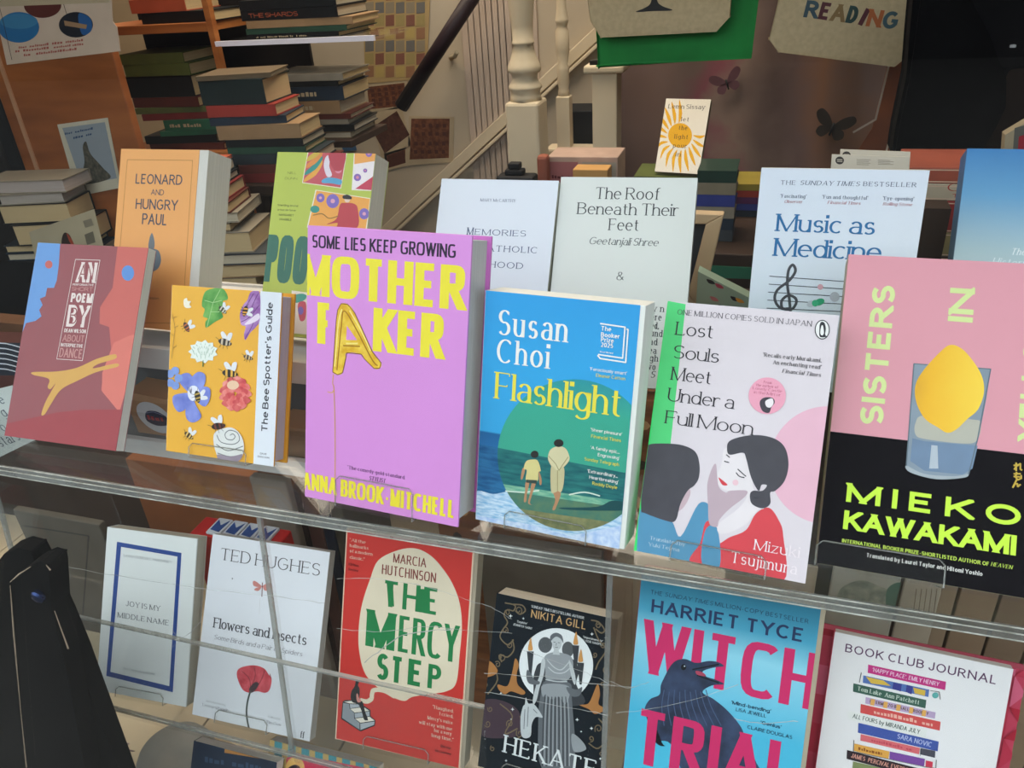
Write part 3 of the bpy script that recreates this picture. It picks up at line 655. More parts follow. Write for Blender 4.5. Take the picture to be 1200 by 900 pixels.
a.blob([(270, 705), (300, 685), (345, 678), (378, 700), (398, 740), (398, 790), (372, 826), (300, 826), (282, 800), (268, 750)], 'e2e2df', 'shell_print')
a.lines([[(340, 712), (352, 706), (362, 718), (350, 732), (325, 728), (318, 706), (338, 690), (372, 702), (380, 735), (350, 752), (300, 742), (282, 712)], [(280, 752), (330, 780), (396, 760)], [(285, 790), (340, 806), (392, 796)]], .0009, '77787c', 'shell_line_print', True)
a.blob([(284, 796), (340, 806), (392, 796), (374, 826), (300, 826)], '9a8b9a', 'shell_print')
bee(285, 672, 1.7, -12, '241c1c', '6e3428')
stand('small clear acrylic stand under the yellow bee guide', P['bee'], .066, lip=.012)
# ---- MOTHER FAKER
r, a = book('hardback_book', 'thick pink hardback with yellow block title and a gold foil balloon letter', P['mother'], 'dc92da', hard=True, group=GU, back='c96fbe', page='cfcfcf')
a.fr = (340, 250, 2.4); YL = 'f3e23c'
a.text('SOME LIES KEEP GROWING', (62, 95), (466, 127), 36, '2e1f3a', 'cond', 'tagline_lettering')
a.text('MOTHER', (32, 226), (492, 276), 116, YL, 'black', 'title_lettering')
a.text('F', (76, 366), (120, 370), 116, YL, 'black', 'title_lettering'); a.text('KER', (232, 386), (432, 412), 122, YL, 'black', 'title_lettering')
g1, g2, g3, g4 = M('d9a41c', .25, .15, 80, 0, 'f4d050'), 'a8740f', 'f7df7a', '7a4f0c'
a.blob([(120, 446), (122, 420), (130, 300), (134, 272), (144, 254), (162, 256), (182, 280), (232, 390), (256, 420), (252, 436), (236, 436), (210, 410), (200, 396), (160, 392), (156, 412), (148, 448), (134, 454)], g1, 'balloon_letter_print', label='gold foil letter')
a.poly([(160, 316), (188, 356), (158, 356)], 'dc92da', 'balloon_gap_print')
a.lines([[(132, 440), (144, 320), (152, 274), (182, 318), (230, 410), (246, 428)], [(150, 372), (196, 374)]], .0011, g2, 'balloon_fold_print', True)
a.lines([[(126, 430), (136, 310), (146, 270)], [(168, 274), (200, 330), (226, 386)], [(158, 366), (190, 366)]], .0013, g3, 'balloon_highlight_print', True)
a.lines([[(120, 446), (122, 420), (130, 300), (134, 272), (144, 254), (162, 256), (182, 280), (232, 390), (256, 420), (252, 436), (236, 436), (210, 410), (200, 396), (160, 392), (156, 412), (148, 448), (134, 454), (120, 446)]], .0007, g4, 'balloon_outline_print')
a.lines([[(122, 454), (120, 480), (124, 500), (127, 640), (126, 812)], [(106, 502), (118, 504), (124, 496)]], .0008, 'd9a64e', 'balloon_string_print', True)
a.text("'The comedy gold standard", (162, 716), (322, 750), 10, '3a1f4a', 'serif', 'quote_lettering'); a.text('STYLIST', (222, 750), (268, 758), 12, '2e1f3a', 'itb', 'quote_lettering')
a.text('ANNA BROOK-MITCHELL', (36, 778), (464, 854), 47, YL, 'blk', 'author_lettering')
stand('clear acrylic stand under the pink hardback', P['mother'], .075, lip=.026, off=-.004)
# ---- Flashlight
SK = GRAD('print_sky_and_sea', [(0, 'b9cdea'), (.10, '5f9fdc'), (.16, '2f7fc0'), (.26, '2c78b4'), (.40, '1d5f94'), (.405, '38a4dc'), (.7, '35a6e2'), (1, '2f9ee0')], 2, 0, P['flash'][6], .0, 60)
r, a = book('paperback_book', 'sky-blue paperback with two figures paddling at the beach inside a green disc', P['flash'], SK, spine='d8dad4', group=GU, page='efefe8', pages_out=.004, back='e2e2dc')
a.fr = (550, 330, 2.813)
SEA = M('2a6f9f', .5, .2, 60, 0, '155080', 0, (1, 1, 5)); FOAM = M('7fb3da', .5, .3, 120, 0, 'd6e6f4', 0, (1, 1, 4))
a.poly([(30, 534), (540, 645), (520, 780), (20, 720)], SEA, 'sea_print')
a.blob([(20, 694), (80, 700), (150, 690), (260, 706), (380, 700), (510, 760), (505, 890), (400, 880), (20, 790)], FOAM, 'foam_print')
a.poly([(15, 770), (200, 800), (330, 838), (520, 800), (510, 900), (15, 830)], M('a9c3ea', .5, .15, 200, 0, 'd9e4f6'), 'wet_sand_print')
cx, cy, rr = 345, 572, 252
C_ = [(cx + 252 * cos(t), cy + 250 * sin(t)) for t in [2 * pi * i / 64 for i in range(64)]]
def band(y0, y1): return [p for p in C_ if y0 + (p[0] - 345) * .18 <= p[1] <= y1 + (p[0] - 345) * .18]
a.poly(C_, GRAD('print_green_disc', [(0, '3fa68c'), (.5, '3ba890'), (1, '1f86a8')], 2, .06, .15), 'disc_print')
a.poly(band(592, 2000), M('2a7a76', .5, .2, 60, 0, '175a62', 0, (1, 1, 5)), 'disc_sea_print')
a.poly(band(690, 2000), M('4c9a86', .5, .25, 90, 0, '8fc0a0', 0, (1, 1, 4)), 'disc_foam_print')
a.poly(band(712, 2000), M('5c7f62', .5, .15, 90, 0, '3f7468'), 'disc_shallows_print')
a.poly(band(768, 2000), M('8a8a5e', .5, .2, 150, 0, '6c7350'), 'disc_sand_print')
a.blob([(300, 745), (420, 742), (470, 722), (520, 730), (512, 752), (440, 755), (330, 752)], '1c4c50', 'shadow_print')
a.lines([[(120, 690), (180, 694), (230, 688)]], .0011, 'd9e8d8', 'foam_print', True); a.lines([[(330, 702), (380, 694), (430, 706)]], .0011, 'd9e8d8', 'foam_print', True)
skin = 'b98a66'
a.many([smooth(q, 3) for q in ([(276, 690), (296, 690), (294, 715), (284, 750), (274, 750), (284, 720)], [(294, 690), (302, 700), (290, 735), (280, 752), (292, 720)], [(186, 660), (198, 664), (190, 700), (188, 724), (180, 724), (184, 690)], [(206, 664), (220, 662), (208, 700), (200, 730), (210, 736), (194, 730), (200, 700)], [(184, 620), (176, 650), (170, 648), (176, 615)], [(228, 620), (238, 648), (238, 668), (232, 668), (230, 645)])], skin, 'skin_print')
a.blob([(264, 560), (276, 548), (296, 542), (318, 550), (330, 575), (328, 592), (310, 612), (290, 622), (274, 612), (260, 585)], 'd9cfa6', 'shirt_print')
a.blob([(270, 610), (290, 622), (312, 612), (312, 660), (304, 692), (292, 690), (284, 694), (270, 690)], 'cabf94', 'trousers_print'); a.lines([[(262, 575), (285, 600), (296, 622), (312, 598), (326, 578)], [(291, 622), (291, 690)]], .0006, '9a8e64', 'fold_print')
a.ell(295, 532, 16, 13, '2b2a2a', name='hair_print'); a.ell(216, 569, 13, 12, '2b2a2a', name='hair_print')
a.blob([(188, 592), (208, 586), (226, 590), (236, 622), (228, 628), (224, 658), (188, 656), (190, 622), (180, 616)], 'dccf8c', 'shirt_print'); a.poly([(188, 652), (224, 654), (222, 666), (188, 662)], '3c4a44', 'shorts_print')
SW = 'f4f3ee'
a.text('Susan', (94, 172), (322, 202), 82, SW, 'disp', 'author_lettering'); a.text('Choi', (90, 262), (262, 290), 78, SW, 'disp', 'author_lettering')
a.text('Flashlight', (84, 380), (500, 450), 88, 'efe14e', 'disp', 'title_lettering', track=.06)
for t, y in (('The', 160), ('Booker', 180), ('Prize', 197), ('2025', 214)): a.text(t, (434, y), (434 + {'The': 34, 'Booker': 62, 'Prize': 42, '2025': 40}[t], y + {'The': 5, 'Booker': 9, 'Prize': 6, '2025': 6}[t]), 15, SW, 'sansb', 'prize_lettering')
a.text('Shortlisted', (430, 232), (474, 239), 5, SW, 'sansb', 'prize_lettering')
a.lines([[(433, 138), (514, 150), (506, 252), (426, 240)], [(520, 156), (524, 158), (516, 266), (432, 253), (424, 243)]], .0011, SW, 'prize_mark')
for t, x0, y0, x1, y1, c in (("'Ferociously smart'", 398, 292, 520, 308, SW), ('Eleanor Catton', 418, 312, 514, 326, 'e4da5a'), ("'Sheer pleasure'", 400, 492, 504, 508, SW), ('Financial Times', 402, 514, 500, 528, 'e4da5a'), ("'A family epic...", 400, 552, 496, 566, SW), ("Engrossing'", 424, 575, 496, 586, SW), ('Sunday Telegraph', 380, 590, 494, 606, 'e4da5a'), ("'Extraordinary...", 390, 630, 490, 644, SW), ("Heartbreaking'", 396, 650, 492, 664, SW), ('Roddy Doyle', 406, 670, 488, 682, 'e4da5a')):
    a.text(t, (x0, y0), (x1, y1), 11, c, 'sans', 'quote_lettering')
stand('clear acrylic stand under the sky-blue paperback', P['flash'], .07, lip=.014)
# ---- Lost Souls Meet Under a Full Moon
r, a = book('paperback_book', 'pale pink paperback with two drawn women, pink moon and bright green spine edge', P['lost'], M('ddd2d8', .4, .01), spine='2fd868', group=GU)
a.fr = (740, 345, 2.608)
a.poly([(85, 15), (166, 30), (118, 470), (30, 460)], '4fd27a', label='green strip'); a.poly([(85, 15), (105, 20), (20, 790), (0, 785)], '2fd868')
a.poly([(598 + 178 * cos(t), 522 + 180 * sin(t)) for t in [2 * pi * i / 60 for i in range(60)]], 'e8b4c6', 'moon_print')
HR = M('45434b', .5, .06, 80); FL = 'e9dfe2'
a.blob([(15, 800), (25, 665), (50, 670), (120, 690), (150, 740), (205, 640), (242, 650), (236, 700), (215, 760), (190, 830), (180, 860), (10, 790)], '4f8fb4', 'blue_jumper_print')
a.blob([(262, 760), (300, 742), (350, 720), (380, 670), (420, 652), (450, 690), (464, 740), (462, 880), (300, 850), (180, 820), (210, 760), (226, 698), (250, 700)], 'd8404a', 'red_jumper_print')
a.blob([(226, 720), (262, 715), (270, 830), (215, 820)], '4f8fb4', 'blue_jumper_print')
a.blob([(286, 470), (275, 520), (262, 550), (262, 575), (285, 598), (320, 602), (350, 598), (350, 625), (320, 660), (268, 700), (266, 728), (300, 728), (352, 700), (385, 660), (405, 650), (372, 590), (370, 520), (330, 480)], FL, 'face_print')
a.blob([(246, 532), (258, 518), (262, 556), (268, 590), (290, 606), (300, 600), (352, 600), (345, 620), (300, 655), (268, 690), (262, 710), (238, 700), (234, 640), (232, 580)], 'c0a8b2', 'hand_print')
a.blob([(172, 588), (180, 610), (160, 650), (138, 660), (150, 600)], 'c9aeb6', 'face_print')
a.blob([(48, 490), (52, 460), (110, 456), (160, 462), (196, 482), (208, 520), (206, 560), (192, 584), (172, 600), (150, 640), (134, 692), (100, 690), (40, 668), (30, 660), (32, 600)], HR, 'hair_print')
a.blob([(292, 470), (300, 448), (340, 434), (390, 430), (440, 442), (470, 470), (480, 520), (468, 570), (440, 600), (424, 606), (424, 640), (400, 654), (368, 640), (362, 612), (372, 600), (400, 600), (414, 584), (398, 582), (388, 600), (366, 560), (350, 500), (340, 484), (300, 490)], HR, 'hair_print')
a.lines([[(325, 534), (345, 552), (350, 556)], [(320, 545), (330, 556), (345, 560)], [(290, 490), (300, 498)], [(284, 510), (298, 514)]], .0008, '2f2d34', 'eye_line_print', True)
a.blob([(266, 560), (276, 566), (294, 582), (278, 582)], 'd63a44', 'lips_print'); a.ell(318, 575, 9, 9, 'ecc2cc', name='cheek_print')
K = '2b2730'
a.text('ONE MILLION COPIES SOLD IN JAPAN', (140, 60), (550, 100), 16, '4a4550', 'serifl', 'tagline_lettering')
for t, x0, y0, x1, y1 in (('Lost', 134, 122, 248, 136), ('Souls', 126, 196, 266, 208), ('Meet', 120, 262, 242, 274), ('Under a', 110, 324, 312, 352), ('Full Moon', 102, 394, 370, 430)):
    a.text(t, (x0, y0), (x1, y1), 40, K, 'serifl', 'title_lettering', track=.08)
a.ell(583, 108, 23, 30, '34323a', name='publisher_mark'); a.ell(583, 108, 20, 27, 'f0eeec', name='publisher_mark'); a.blob([(576, 90), (582, 84), (590, 88), (594, 104), (592, 122), (596, 130), (576, 130), (574, 108)], '2c2b33', 'publisher_mark'); a.blob([(580, 98), (585, 96), (588, 118), (582, 126), (577, 118)], 'f0eeec', 'publisher_mark')
for t, x0, y0, x1, y1, st in (("'Recalls early Murakami.", 402, 190, 580, 208, 'serif'), ("An enchanting read'", 432, 214, 580, 228, 'serif'), ('Financial Times', 460, 240, 578, 252, 'itb')): a.text(t, (x0, y0), (x1, y1), 12, K, st, 'quote_lettering')
a.ell(415, 310, 57, 56, 'eda2b8', name='badge_print', n=40)
for t, x0, y0, x1, y1 in (('From', 404, 272, 428, 274), ('the author of', 380, 282, 448, 286), ('Lonely Castle', 370, 292, 460, 298), ('in the Mirror', 374, 304, 456, 310)): a.text(t, (x0, y0), (x1, y1), 8, 'b04a68', 'serif', 'badge_lettering')
a.blob([(392, 330), (405, 316), (430, 316), (438, 330), (428, 345), (420, 362), (400, 356)], '3b3540', 'badge_print'); a.blob([(410, 326), (430, 318), (434, 334), (424, 346), (412, 342)], 'f2e8ea', 'badge_print')
a.text('Mizuki', (374, 778), (512, 806), 32, 'f4e8ec', 'serifl', 'author_lettering'); a.text('Tsujimura', (302, 822), (504, 852), 34, 'f4e8ec', 'serifl', 'author_lettering')
a.text('Translated by', (56, 750), (164, 768), 11, 'dfe8ee', 'serifl', 'translator_lettering'); a.text('Yuki Tejima', (52, 768), (146, 786), 11, 'dfe8ee', 'serifl', 'translator_lettering')
stand('clear acrylic stand under the pale pink and green paperback', P['lost'], .07, lip=.014)
# ---- Sisters in Yellow
r, a = book('hardback_book', 'pink and black hardback with a lemon in a glass, far right of the front row', P['sis'], 'dd97a4', hard=True, group=GU, page='e4e6b2', back='e4e6b2', spine='8c7f68')
a.fr = (950, 300, 2.248)
a.poly([(52, 462), (562, 522), (760, 545), (740, 1000), (0, 930)], DULL(M('131116', .8, .02)), 'black_panel_print', label='black lower half')
LG = 'd6e39a'; LM = 'c9ee3e'
a.text('SISTERS', (186, 448), (228, 80), 62, LG, 'fat', 'title_lettering', track=.12); a.text('IN', (424, 176), (436, 88), 66, LG, 'fat', 'title_lettering'); a.text('YELLOW', (594, 490), (640, 150), 62, LG, 'fat', 'title_lettering')
GLS = M('8796a4', .3, .06, 30); 
a.poly([(272, 284), (474, 298), (462, 380), (444, 470), (414, 575), (395, 584), (340, 584), (262, 566), (252, 550), (262, 420)], GLS, 'glass_print')
a.blob([(276, 440), (300, 420), (420, 430), (448, 440), (438, 486), (400, 494), (300, 482), (276, 470)], 'b6b3a6', 'glass_print')
a.poly([(300, 488), (440, 500), (426, 560), (400, 576), (300, 566), (262, 540), (268, 480)], M('6f87a4', .3, .1, 25), 'glass_print')
a.blob([(252, 552), (300, 574), (380, 580), (414, 574), (404, 584), (330, 588), (262, 570)], 'a5adb4', 'glass_print'); a.poly([(318, 498), (334, 500), (336, 560), (312, 560)], 'b3bcc6', 'glass_print')
a.lines([[(272, 284), (474, 298)], [(272, 284), (252, 550)], [(474, 298), (440, 480), (416, 575)]], .0008, '5f6f7c', 'glass_line_print')
LMN = GRAD('print_lemon', [(0, 'c98f0e'), (.45, 'eeb41a'), (1, 'f7cf3c')], 0, -.035, .025, .25, 60)
a.blob([(344, 250), (370, 234), (400, 246), (430, 280), (452, 320), (456, 362), (440, 405), (412, 430), (385, 456), (360, 466), (335, 452), (300, 428), (278, 385), (276, 340), (298, 300)], LMN, 'lemon_print')
a.text('MIEKO', (92, 652), (552, 708), 50, LM, 'fat', 'author_lettering', track=.55); a.text('KAWAKAMI', (84, 722), (540, 786), 50, LM, 'fat', 'author_lettering', track=.06)
a.text('INTERNATIONAL BOOKER PRIZE-SHORTLISTED AUTHOR OF', (82, 755), (470, 816), 10, 'c2dc52', 'sansb', 'tagline_lettering'); a.text('HEAVEN', (474, 816), (530, 825), 10, 'c2dc52', 'itb', 'tagline_lettering')
a.text('Translated by Laurel Taylor and Hitomi Yoshio', (146, 794), (452, 842), 11, 'd8d6d2', 'sansb', 'translator_lettering')
a.lines([[(541, 545), (541, 566)], [(535, 552), (545, 550), (536, 562)], [(545, 552), (552, 547), (552, 562), (556, 564)]], .0011, 'c7a63a', 'japanese_lettering')
a.lines([[(542, 570), (539, 582), (545, 590), (554, 586), (554, 578)], [(535, 574), (552, 574)], [(535, 581), (550, 582)]], .0011, 'c7a63a', 'japanese_lettering')
a.lines([[(542, 590), (532, 610), (538, 600), (544, 600), (545, 608), (552, 602)]], .0011, 'c7a63a', 'japanese_lettering')
stand('clear acrylic stand with a long lip under the pink and black hardback', P['sis'], .086, lip=.017, off=-.032)
# ---- back row: Leonard and Hungry Paul
r, a = book('paperback_book', 'orange paperback with thin frame line and grey butterfly, tall thick one in the rear row', P['leonard'], 'e7a35e', group=GB, page='d4d0c8', pages_out=.012)
a.fr = (100, 160, 4.5); NV = '4d4c58'
a.lines([[(222, 122), (566, 126), (510, 985), (150, 980), (222, 122)]], .0007, 'b07a3c', 'frame_print')
for t, x0, y0, x1, y1, h, st in (('LEONARD', 264, 250, 510, 254, 52, 'sans'), ('AND', 346, 308, 414, 310, 30, 'sans'), ('HUNGRY', 264, 384, 486, 388, 54, 'sans'), ('PAUL', 298, 464, 430, 468, 58, 'sans')): a.text(t, (x0, y0), (x1, y1), h, NV, st, 'title_lettering')
DG = '6f7378'
a.blob([(352, 508), (366, 560), (360, 600), (350, 608), (334, 590), (336, 550)], DG, 'butterfly_print'); a.blob([(340, 600), (384, 600), (400, 650), (384, 696), (346, 712), (336, 660)], '66727c', 'butterfly_print'); a.blob([(350, 712), (348, 760), (326, 796), (322, 740)], DG, 'butterfly_print')
a.blob([(320, 610), (300, 600), (280, 650), (300, 700), (320, 700)], '66727c', 'butterfly_print')
a.text('Ronan Hession', (244, 852), (388, 858), 14, '7a5638', 'sans', 'author_lettering')
# ---- Poor Cow
r, a = book('paperback_book', 'lime green paperback with patchwork pictures, partly behind the pink hardback', P['poor'], 'b3bf55', group=GB, page='c9c2ae')
a.fr = (290, 160, 3.747)
a.text('NELL', (176, 164), (214, 166), 10, '6f7a3a', 'sans', 'author_lettering'); a.text('DUNN', (164, 188), (218, 190), 10, '6f7a3a', 'sans', 'author_lettering')
for t, x0, y, x1 in (('Startling, brutal', 132, 306, 222), ('a tour de force', 132, 326, 212), ('MARGARET', 138, 348, 204), ('DRABBLE', 140, 368, 194)): a.text(t, (x0, y), (x1, y + 2), 9, '6c7740', 'sansb', 'quote_lettering')
a.text('POOR', (66, 640), (318, 652), 206, '3f6f60', 'cond', 'title_lettering')
def patch(q, base): a.poly(q, 'e6e0c8', 'picture_border_print'); c = (sum(p[0] for p in q) / 4, sum(p[1] for p in q) / 4); a.poly([(c[0] + (p[0] - c[0]) * .96, c[1] + (p[1] - c[1]) * .96) for p in q], base, 'picture_print')
patch([(270, 40), (440, 60), (412, 228), (240, 204)], 'c25a62')
for i, c in enumerate(('e0a24a', '3f8f84', 'd98a4a', 'c9a94a')): a.blob([(250 + i * 4, 200 - i * 30), (300, 170 - i * 26), (330, 120 - i * 20), (322, 105 - i * 18), (290, 150 - i * 26), (254 + i * 4, 182 - i * 30)], c, 'picture_print')
a.blob([(330, 190), (360, 180), (412, 190), (408, 212), (370, 206), (330, 204)], '5a9fc4', 'picture_print'); a.blob([(345, 90), (366, 84), (360, 130), (372, 170), (350, 176), (336, 130)], 'ddd2dc', 'picture_print'); a.ell(400, 150, 14, 12, 'd98a9c', name='picture_print')
a.blob([(362, 70), (430, 66), (420, 140), (385, 150), (362, 110)], 'b24550', 'picture_print')
patch([(470, 50), (570, 60), (552, 240), (458, 236)], 'e9dfe0')
a.poly([(472, 62), (568, 62), (560, 108), (470, 122)], 'e8a35a', 'picture_print'); a.poly([(474, 230), (552, 176), (548, 236)], 'c2455a', 'picture_print')
for x, y, q in ((484, 180, 16), (518, 150, 9), (534, 76, 14)): a.ell(x, y, q, q, '8a6ab0', name='picture_print'); a.ell(x, y, q * .4, q * .4, 'd98a9c', name='picture_print')
patch([(300, 234), (545, 272), (524, 420), (262, 400)], 'e8a452')
for x, y, q in ((322, 270, 18), (376, 284, 28), (514, 340, 22)): a.ell(x, y, q, q * 1.1, '7f6bb4', name='picture_print'); a.ell(x, y, q * .35, q * .35, 'd9a0b4', name='picture_print')
a.blob([(408, 300), (430, 292), (470, 296), (486, 320), (484, 400), (400, 400), (396, 380), (350, 386), (392, 362)], 'b8464e', 'picture_print'); a.ell(440, 275, 13, 16, 'e4c8b8', name='picture_print'); a.blob([(420, 262), (440, 256), (458, 266), (456, 276), (424, 274)], '2f2a30', 'picture_print'); a.ell(298, 320, 20, 16, '3f8f84', name='picture_print')
a.lines([[(290, 346), (330, 340), (360, 360), (400, 350)]], .001, '8a6a3a', 'picture_print', True)
patch([(196, 676), (268, 686), (262, 870), (196, 864)], 'e9dccf')
a.blob([(206, 700), (240, 690), (262, 700), (250, 720), (212, 730)], '4f9f8f', 'picture_print'); a.blob([(224, 735), (258, 730), (256, 800), (232, 806)], 'c95a6a', 'picture_print'); a.ell(236, 765, 12, 18, '7f6bb4', name='picture_print')
# ---- Memories of a Catholic Girlhood
r, a = book('paperback_book', 'plain white paperback in the rear row, just right of the pink hardback', P['memories'], M('dfe4ee', .4, .005), group=GB, page='b9b7a8')
a.fr = (500, 190, 3.529); NB = '4a5878'
a.text('MARY McCARTHY', (222, 163), (368, 165), 12, NB, 'serif', 'author_lettering')
a.text('M', (166, 300), (192, 301), 30, NB, 'serif', 'title_lettering'); a.text('EMORIES', (198, 302), (410, 306), 24, NB, 'serif', 'title_lettering', track=.3)
a.text('OF A', (110, 365), (196, 367), 24, NB, 'serif', 'title_lettering'); a.text('CATHOLIC', (214, 370), (458, 374), 25, NB, 'serif', 'title_lettering', track=.3); a.text('GIRLHOOD', (150, 434), (398, 438), 25, NB, 'serif', 'title_lettering', track=.3)
# ---- The Roof Beneath Their Feet
r, a = book('paperback_book', 'off-white paperback with slim dark serif title, blurb at the foot, rear row centre', P['roof'], M('dcdfdb', .4, .005), group=GB, page='c9c8bf')
BK = '34383c'
for t, x0, y0, x1, y1, h in (('The Roof', 696, 154, 962, 154, 48), ('Beneath Their', 622, 216, 1040, 222, 48), ('Feet', 752, 282, 876, 284, 48)): a.fr = (500, 190, 3.529); a.text(t, (x0, y0), (x1, y1), h, BK, 'serifl', 'title_lettering', track=.1)
a.text('Geetanjali Shree', (670, 341), (956, 346), 30, '4a4f52', 'italic', 'author_lettering', track=.06); a.text('&', (784, 488), (816, 488), 34, BK, 'serifl', 'publisher_mark')
a.fr = (0, 0, 1)
for t, x0, y, x1 in (('ry n', 760, 365, 778), ('here', 758, 375, 775), ('ved.', 759, 385, 772), ('ound', 757, 394, 776), ('ad', 761, 404, 770), ('rea', 756, 414, 769), ('ligh', 756, 423, 771), ('rvo', 756, 433, 768), ('J S', 754, 442, 767)):
    a.text(t, (x0, y), (x1, y + .8), 8, '3d4247', 'serif' if t != 'J S' else 'itb', 'blurb_lettering')
# ---- Music as Medicine
r, a = book('paperback_book', 'white paperback with blue serif title and a treble clef with pills', P['music'], M('dbe1ee', .4, .005), spine='c9ccd2', group=GB)
a.fr = (870, 180, 3.636); TB = '2f6fa6'; DN = '3c4a66'
a.text('THE', (162, 132), (226, 133), 18, DN, 'serif', 'tagline_lettering', track=.3); a.text('SUNDAY TIMES', (244, 134), (498, 138), 19, DN, 'itb', 'tagline_lettering', track=.25); a.text('BESTSELLER', (514, 138), (740, 143), 19, DN, 'serif', 'tagline_lettering', track=.3)
for t, x0, y0, x1, y1 in (("'Fascinating'", 162, 188, 272, 190), ("'Fun and thoughtful'", 340, 192, 534, 196), ("'Eye-opening'", 598, 198, 730, 200)): a.text(t, (x0, y0), (x1, y1), 15, DN, 'serif', 'quote_lettering')
for t, x0, y0, x1, y1 in (('Observer', 178, 210, 254, 212), ('Financial Times', 362, 214, 502, 218), ('Rolling Stone', 598, 220, 722, 224)): a.text(t, (x0, y0), (x1, y1), 13, 'a8545c', 'itb', 'quote_lettering')
a.text('Music as', (142, 330), (562, 346), 74, TB, 'serif', 'title_lettering', track=.08); a.text('Medicine', (132, 438), (588, 454), 76, TB, 'serif', 'title_lettering', track=.06)
a.lines([[(116 - 3 * i, 522 + 34 * i), (760 - 3 * i, 568 + 30 * i)] for i in range(5)], .0007, '3f4250', 'stave_print')
a.lines([[(196, 660), (170, 658), (168, 626), (196, 604), (226, 616), (228, 640), (206, 664), (160, 656), (138, 620), (150, 580), (200, 540), (226, 500), (214, 474), (196, 500), (192, 560), (200, 620), (204, 690), (190, 710), (176, 700)]], .0024, '4a4a52', 'treble_clef_print', True); a.ell(180, 700, 9, 8, '4a4a52', name='treble_clef_print')
a.ell(332, 568, 12, 12, 'd6a2ae', name='pill_print'); a.ell(393, 610, 21, 21, 'b9bac6', name='pill_print'); a.ell(292, 640, 18, 14, 'c6cbd8', -20, name='pill_print'); a.ell(328, 632, 22, 14, '2f9f72', -20, name='pill_print'); a.ell(310, 637, 14, 14, '3fae80', -20, name='pill_print')
# spine text of the music book
sp = Art(r, 0, .03, 0, .198, None, 0)
def side_text(parent, t, x, z0, z1, y, h, col):
    P_, w_ = text_polys(t, h, z1 - z0, 'serif'); v = []; f = []
    for i, q in enumerate(P_):
        k = len(v); v += [(x - .0001 - (i % 7) * 2e-6, y + b, z1 - a_) for a_, b in q]; f += [tuple(range(k, k + 4))] if len(q) == 4 else []
    link('spine_lettering', v, f, INK(col), parent)
side_text(r, 'MUSIC AS MEDICINE', -P['music'][5] / 2 - .0003, .03, .185, .008, .012, '4a5468')
# ---- blue book far right
BLG = GRAD('print_blue_fade', [(0, 'c9d2d0'), (.35, 'a9c0c8'), (.7, '5f9cc8'), (1, '2f78b4')], 2, .08, .22)
r, a = book('paperback_book', 'blue to pale grey faded paperback at the right edge, behind the lemon cover', P['blue'], BLG, spine=GRAD('print_spine_fade', [(0, '5f7684'), (1, '2c5f94')], 2, .08, .22), group=GB)
a.fr = (870, 180, 3.636)
a.text('The', (1142, 430), (1204, 434), 28, 'e9eeee', 'italic', 'title_lettering'); a.text('History', (1062, 474), (1210, 482), 30, 'dfe8ea', 'italic', 'title_lettering'); a.text('of', (1216, 482), (1250, 484), 30, 'dfe8ea', 'italic', 'title_lettering')
# ================================================================ lower shelf
# ---- Joy Is My Middle Name
r, a = book('paperback_book', 'off-white paperback with a thick blue frame line, leftmost on the lower shelf', P['joy'], M('e2e6e4', .45, .01), group=GL, page='b9b3a2', back='c9c6ba', ct=.0016)
a.fr = (100, 600, 3.333); BL = '26478f'
F_ = [(124, 116), (376, 160), (342, 704), (82, 640)]; F2 = [(140, 136), (360, 174), (328, 680), (98, 624)]
for i in range(4): j = (i + 1) % 4; a.poly([F_[i], F_[j], F2[j], F2[i]], BL, 'frame_print')
a.text('SASHA DEBEVEC-McKENNEY', (148, 170), (338, 204), 9, '7d8288', 'serif', 'author_lettering', track=.2)
a.text('JOY IS MY', (158, 366), (292, 388), 20, '4a5058', 'serif', 'title_lettering', track=.25); a.text('MIDDLE NAME', (126, 410), (326, 444), 20, '4a5058', 'serif', 'title_lettering', track=.25)
a.text('FITZCARRALDO EDITIONS', (150, 614), (272, 640), 8, '7d8288', 'serif', 'publisher_lettering')
stand('clear acrylic stand under the blue-framed paperback', P['joy'], .062, lip=.010, shelf=.679)
# ---- Ted Hughes
r, a = book('paperback_book', 'white paperback with a red poppy and small red dragonfly, behind the clear divider edge', P['ted'], M('dfe2e8', .45, .01), group=GL, page='b5b2ac', back='c9c6c0')
a.fr = (100, 600, 3.333)
a.text('TED HUGHES', (527, 180), (914, 256), 46, '4c4a4c', 'serifl', 'author_lettering')
a.text('Flowers and Insects', (500, 446), (862, 526), 40, '3c3c42', 'serif', 'title_lettering', track=.06)
a.text('Some Birds and a Pair of Spiders', (502, 492), (846, 568), 18, '6b6b72', 'italic', 'title_lettering')
PP = M('b32635', .5, .2, 90, 0, 'd9505c')
a.blob([(592, 640), (600, 612), (636, 600), (670, 600), (700, 612), (716, 634), (728, 650), (722, 690), (704, 706), (670, 700), (640, 706), (612, 690)], PP, 'poppy_print'); a.lines([[(610, 620), (640, 650), (646, 690)], [(660, 606), (664, 640), (650, 680)], [(700, 620), (690, 650), (668, 690)], [(722, 632), (726, 652)]], .0008, '7a1626', 'poppy_line_print', True)
a.blob([(640, 690), (664, 664), (678, 672), (664, 696), (648, 706)], '3a2028', 'poppy_heart_print')
a.lines([[(645, 700), (634, 740), (630, 790), (640, 850)]], .0022, '3c4440', 'stem_print', True)
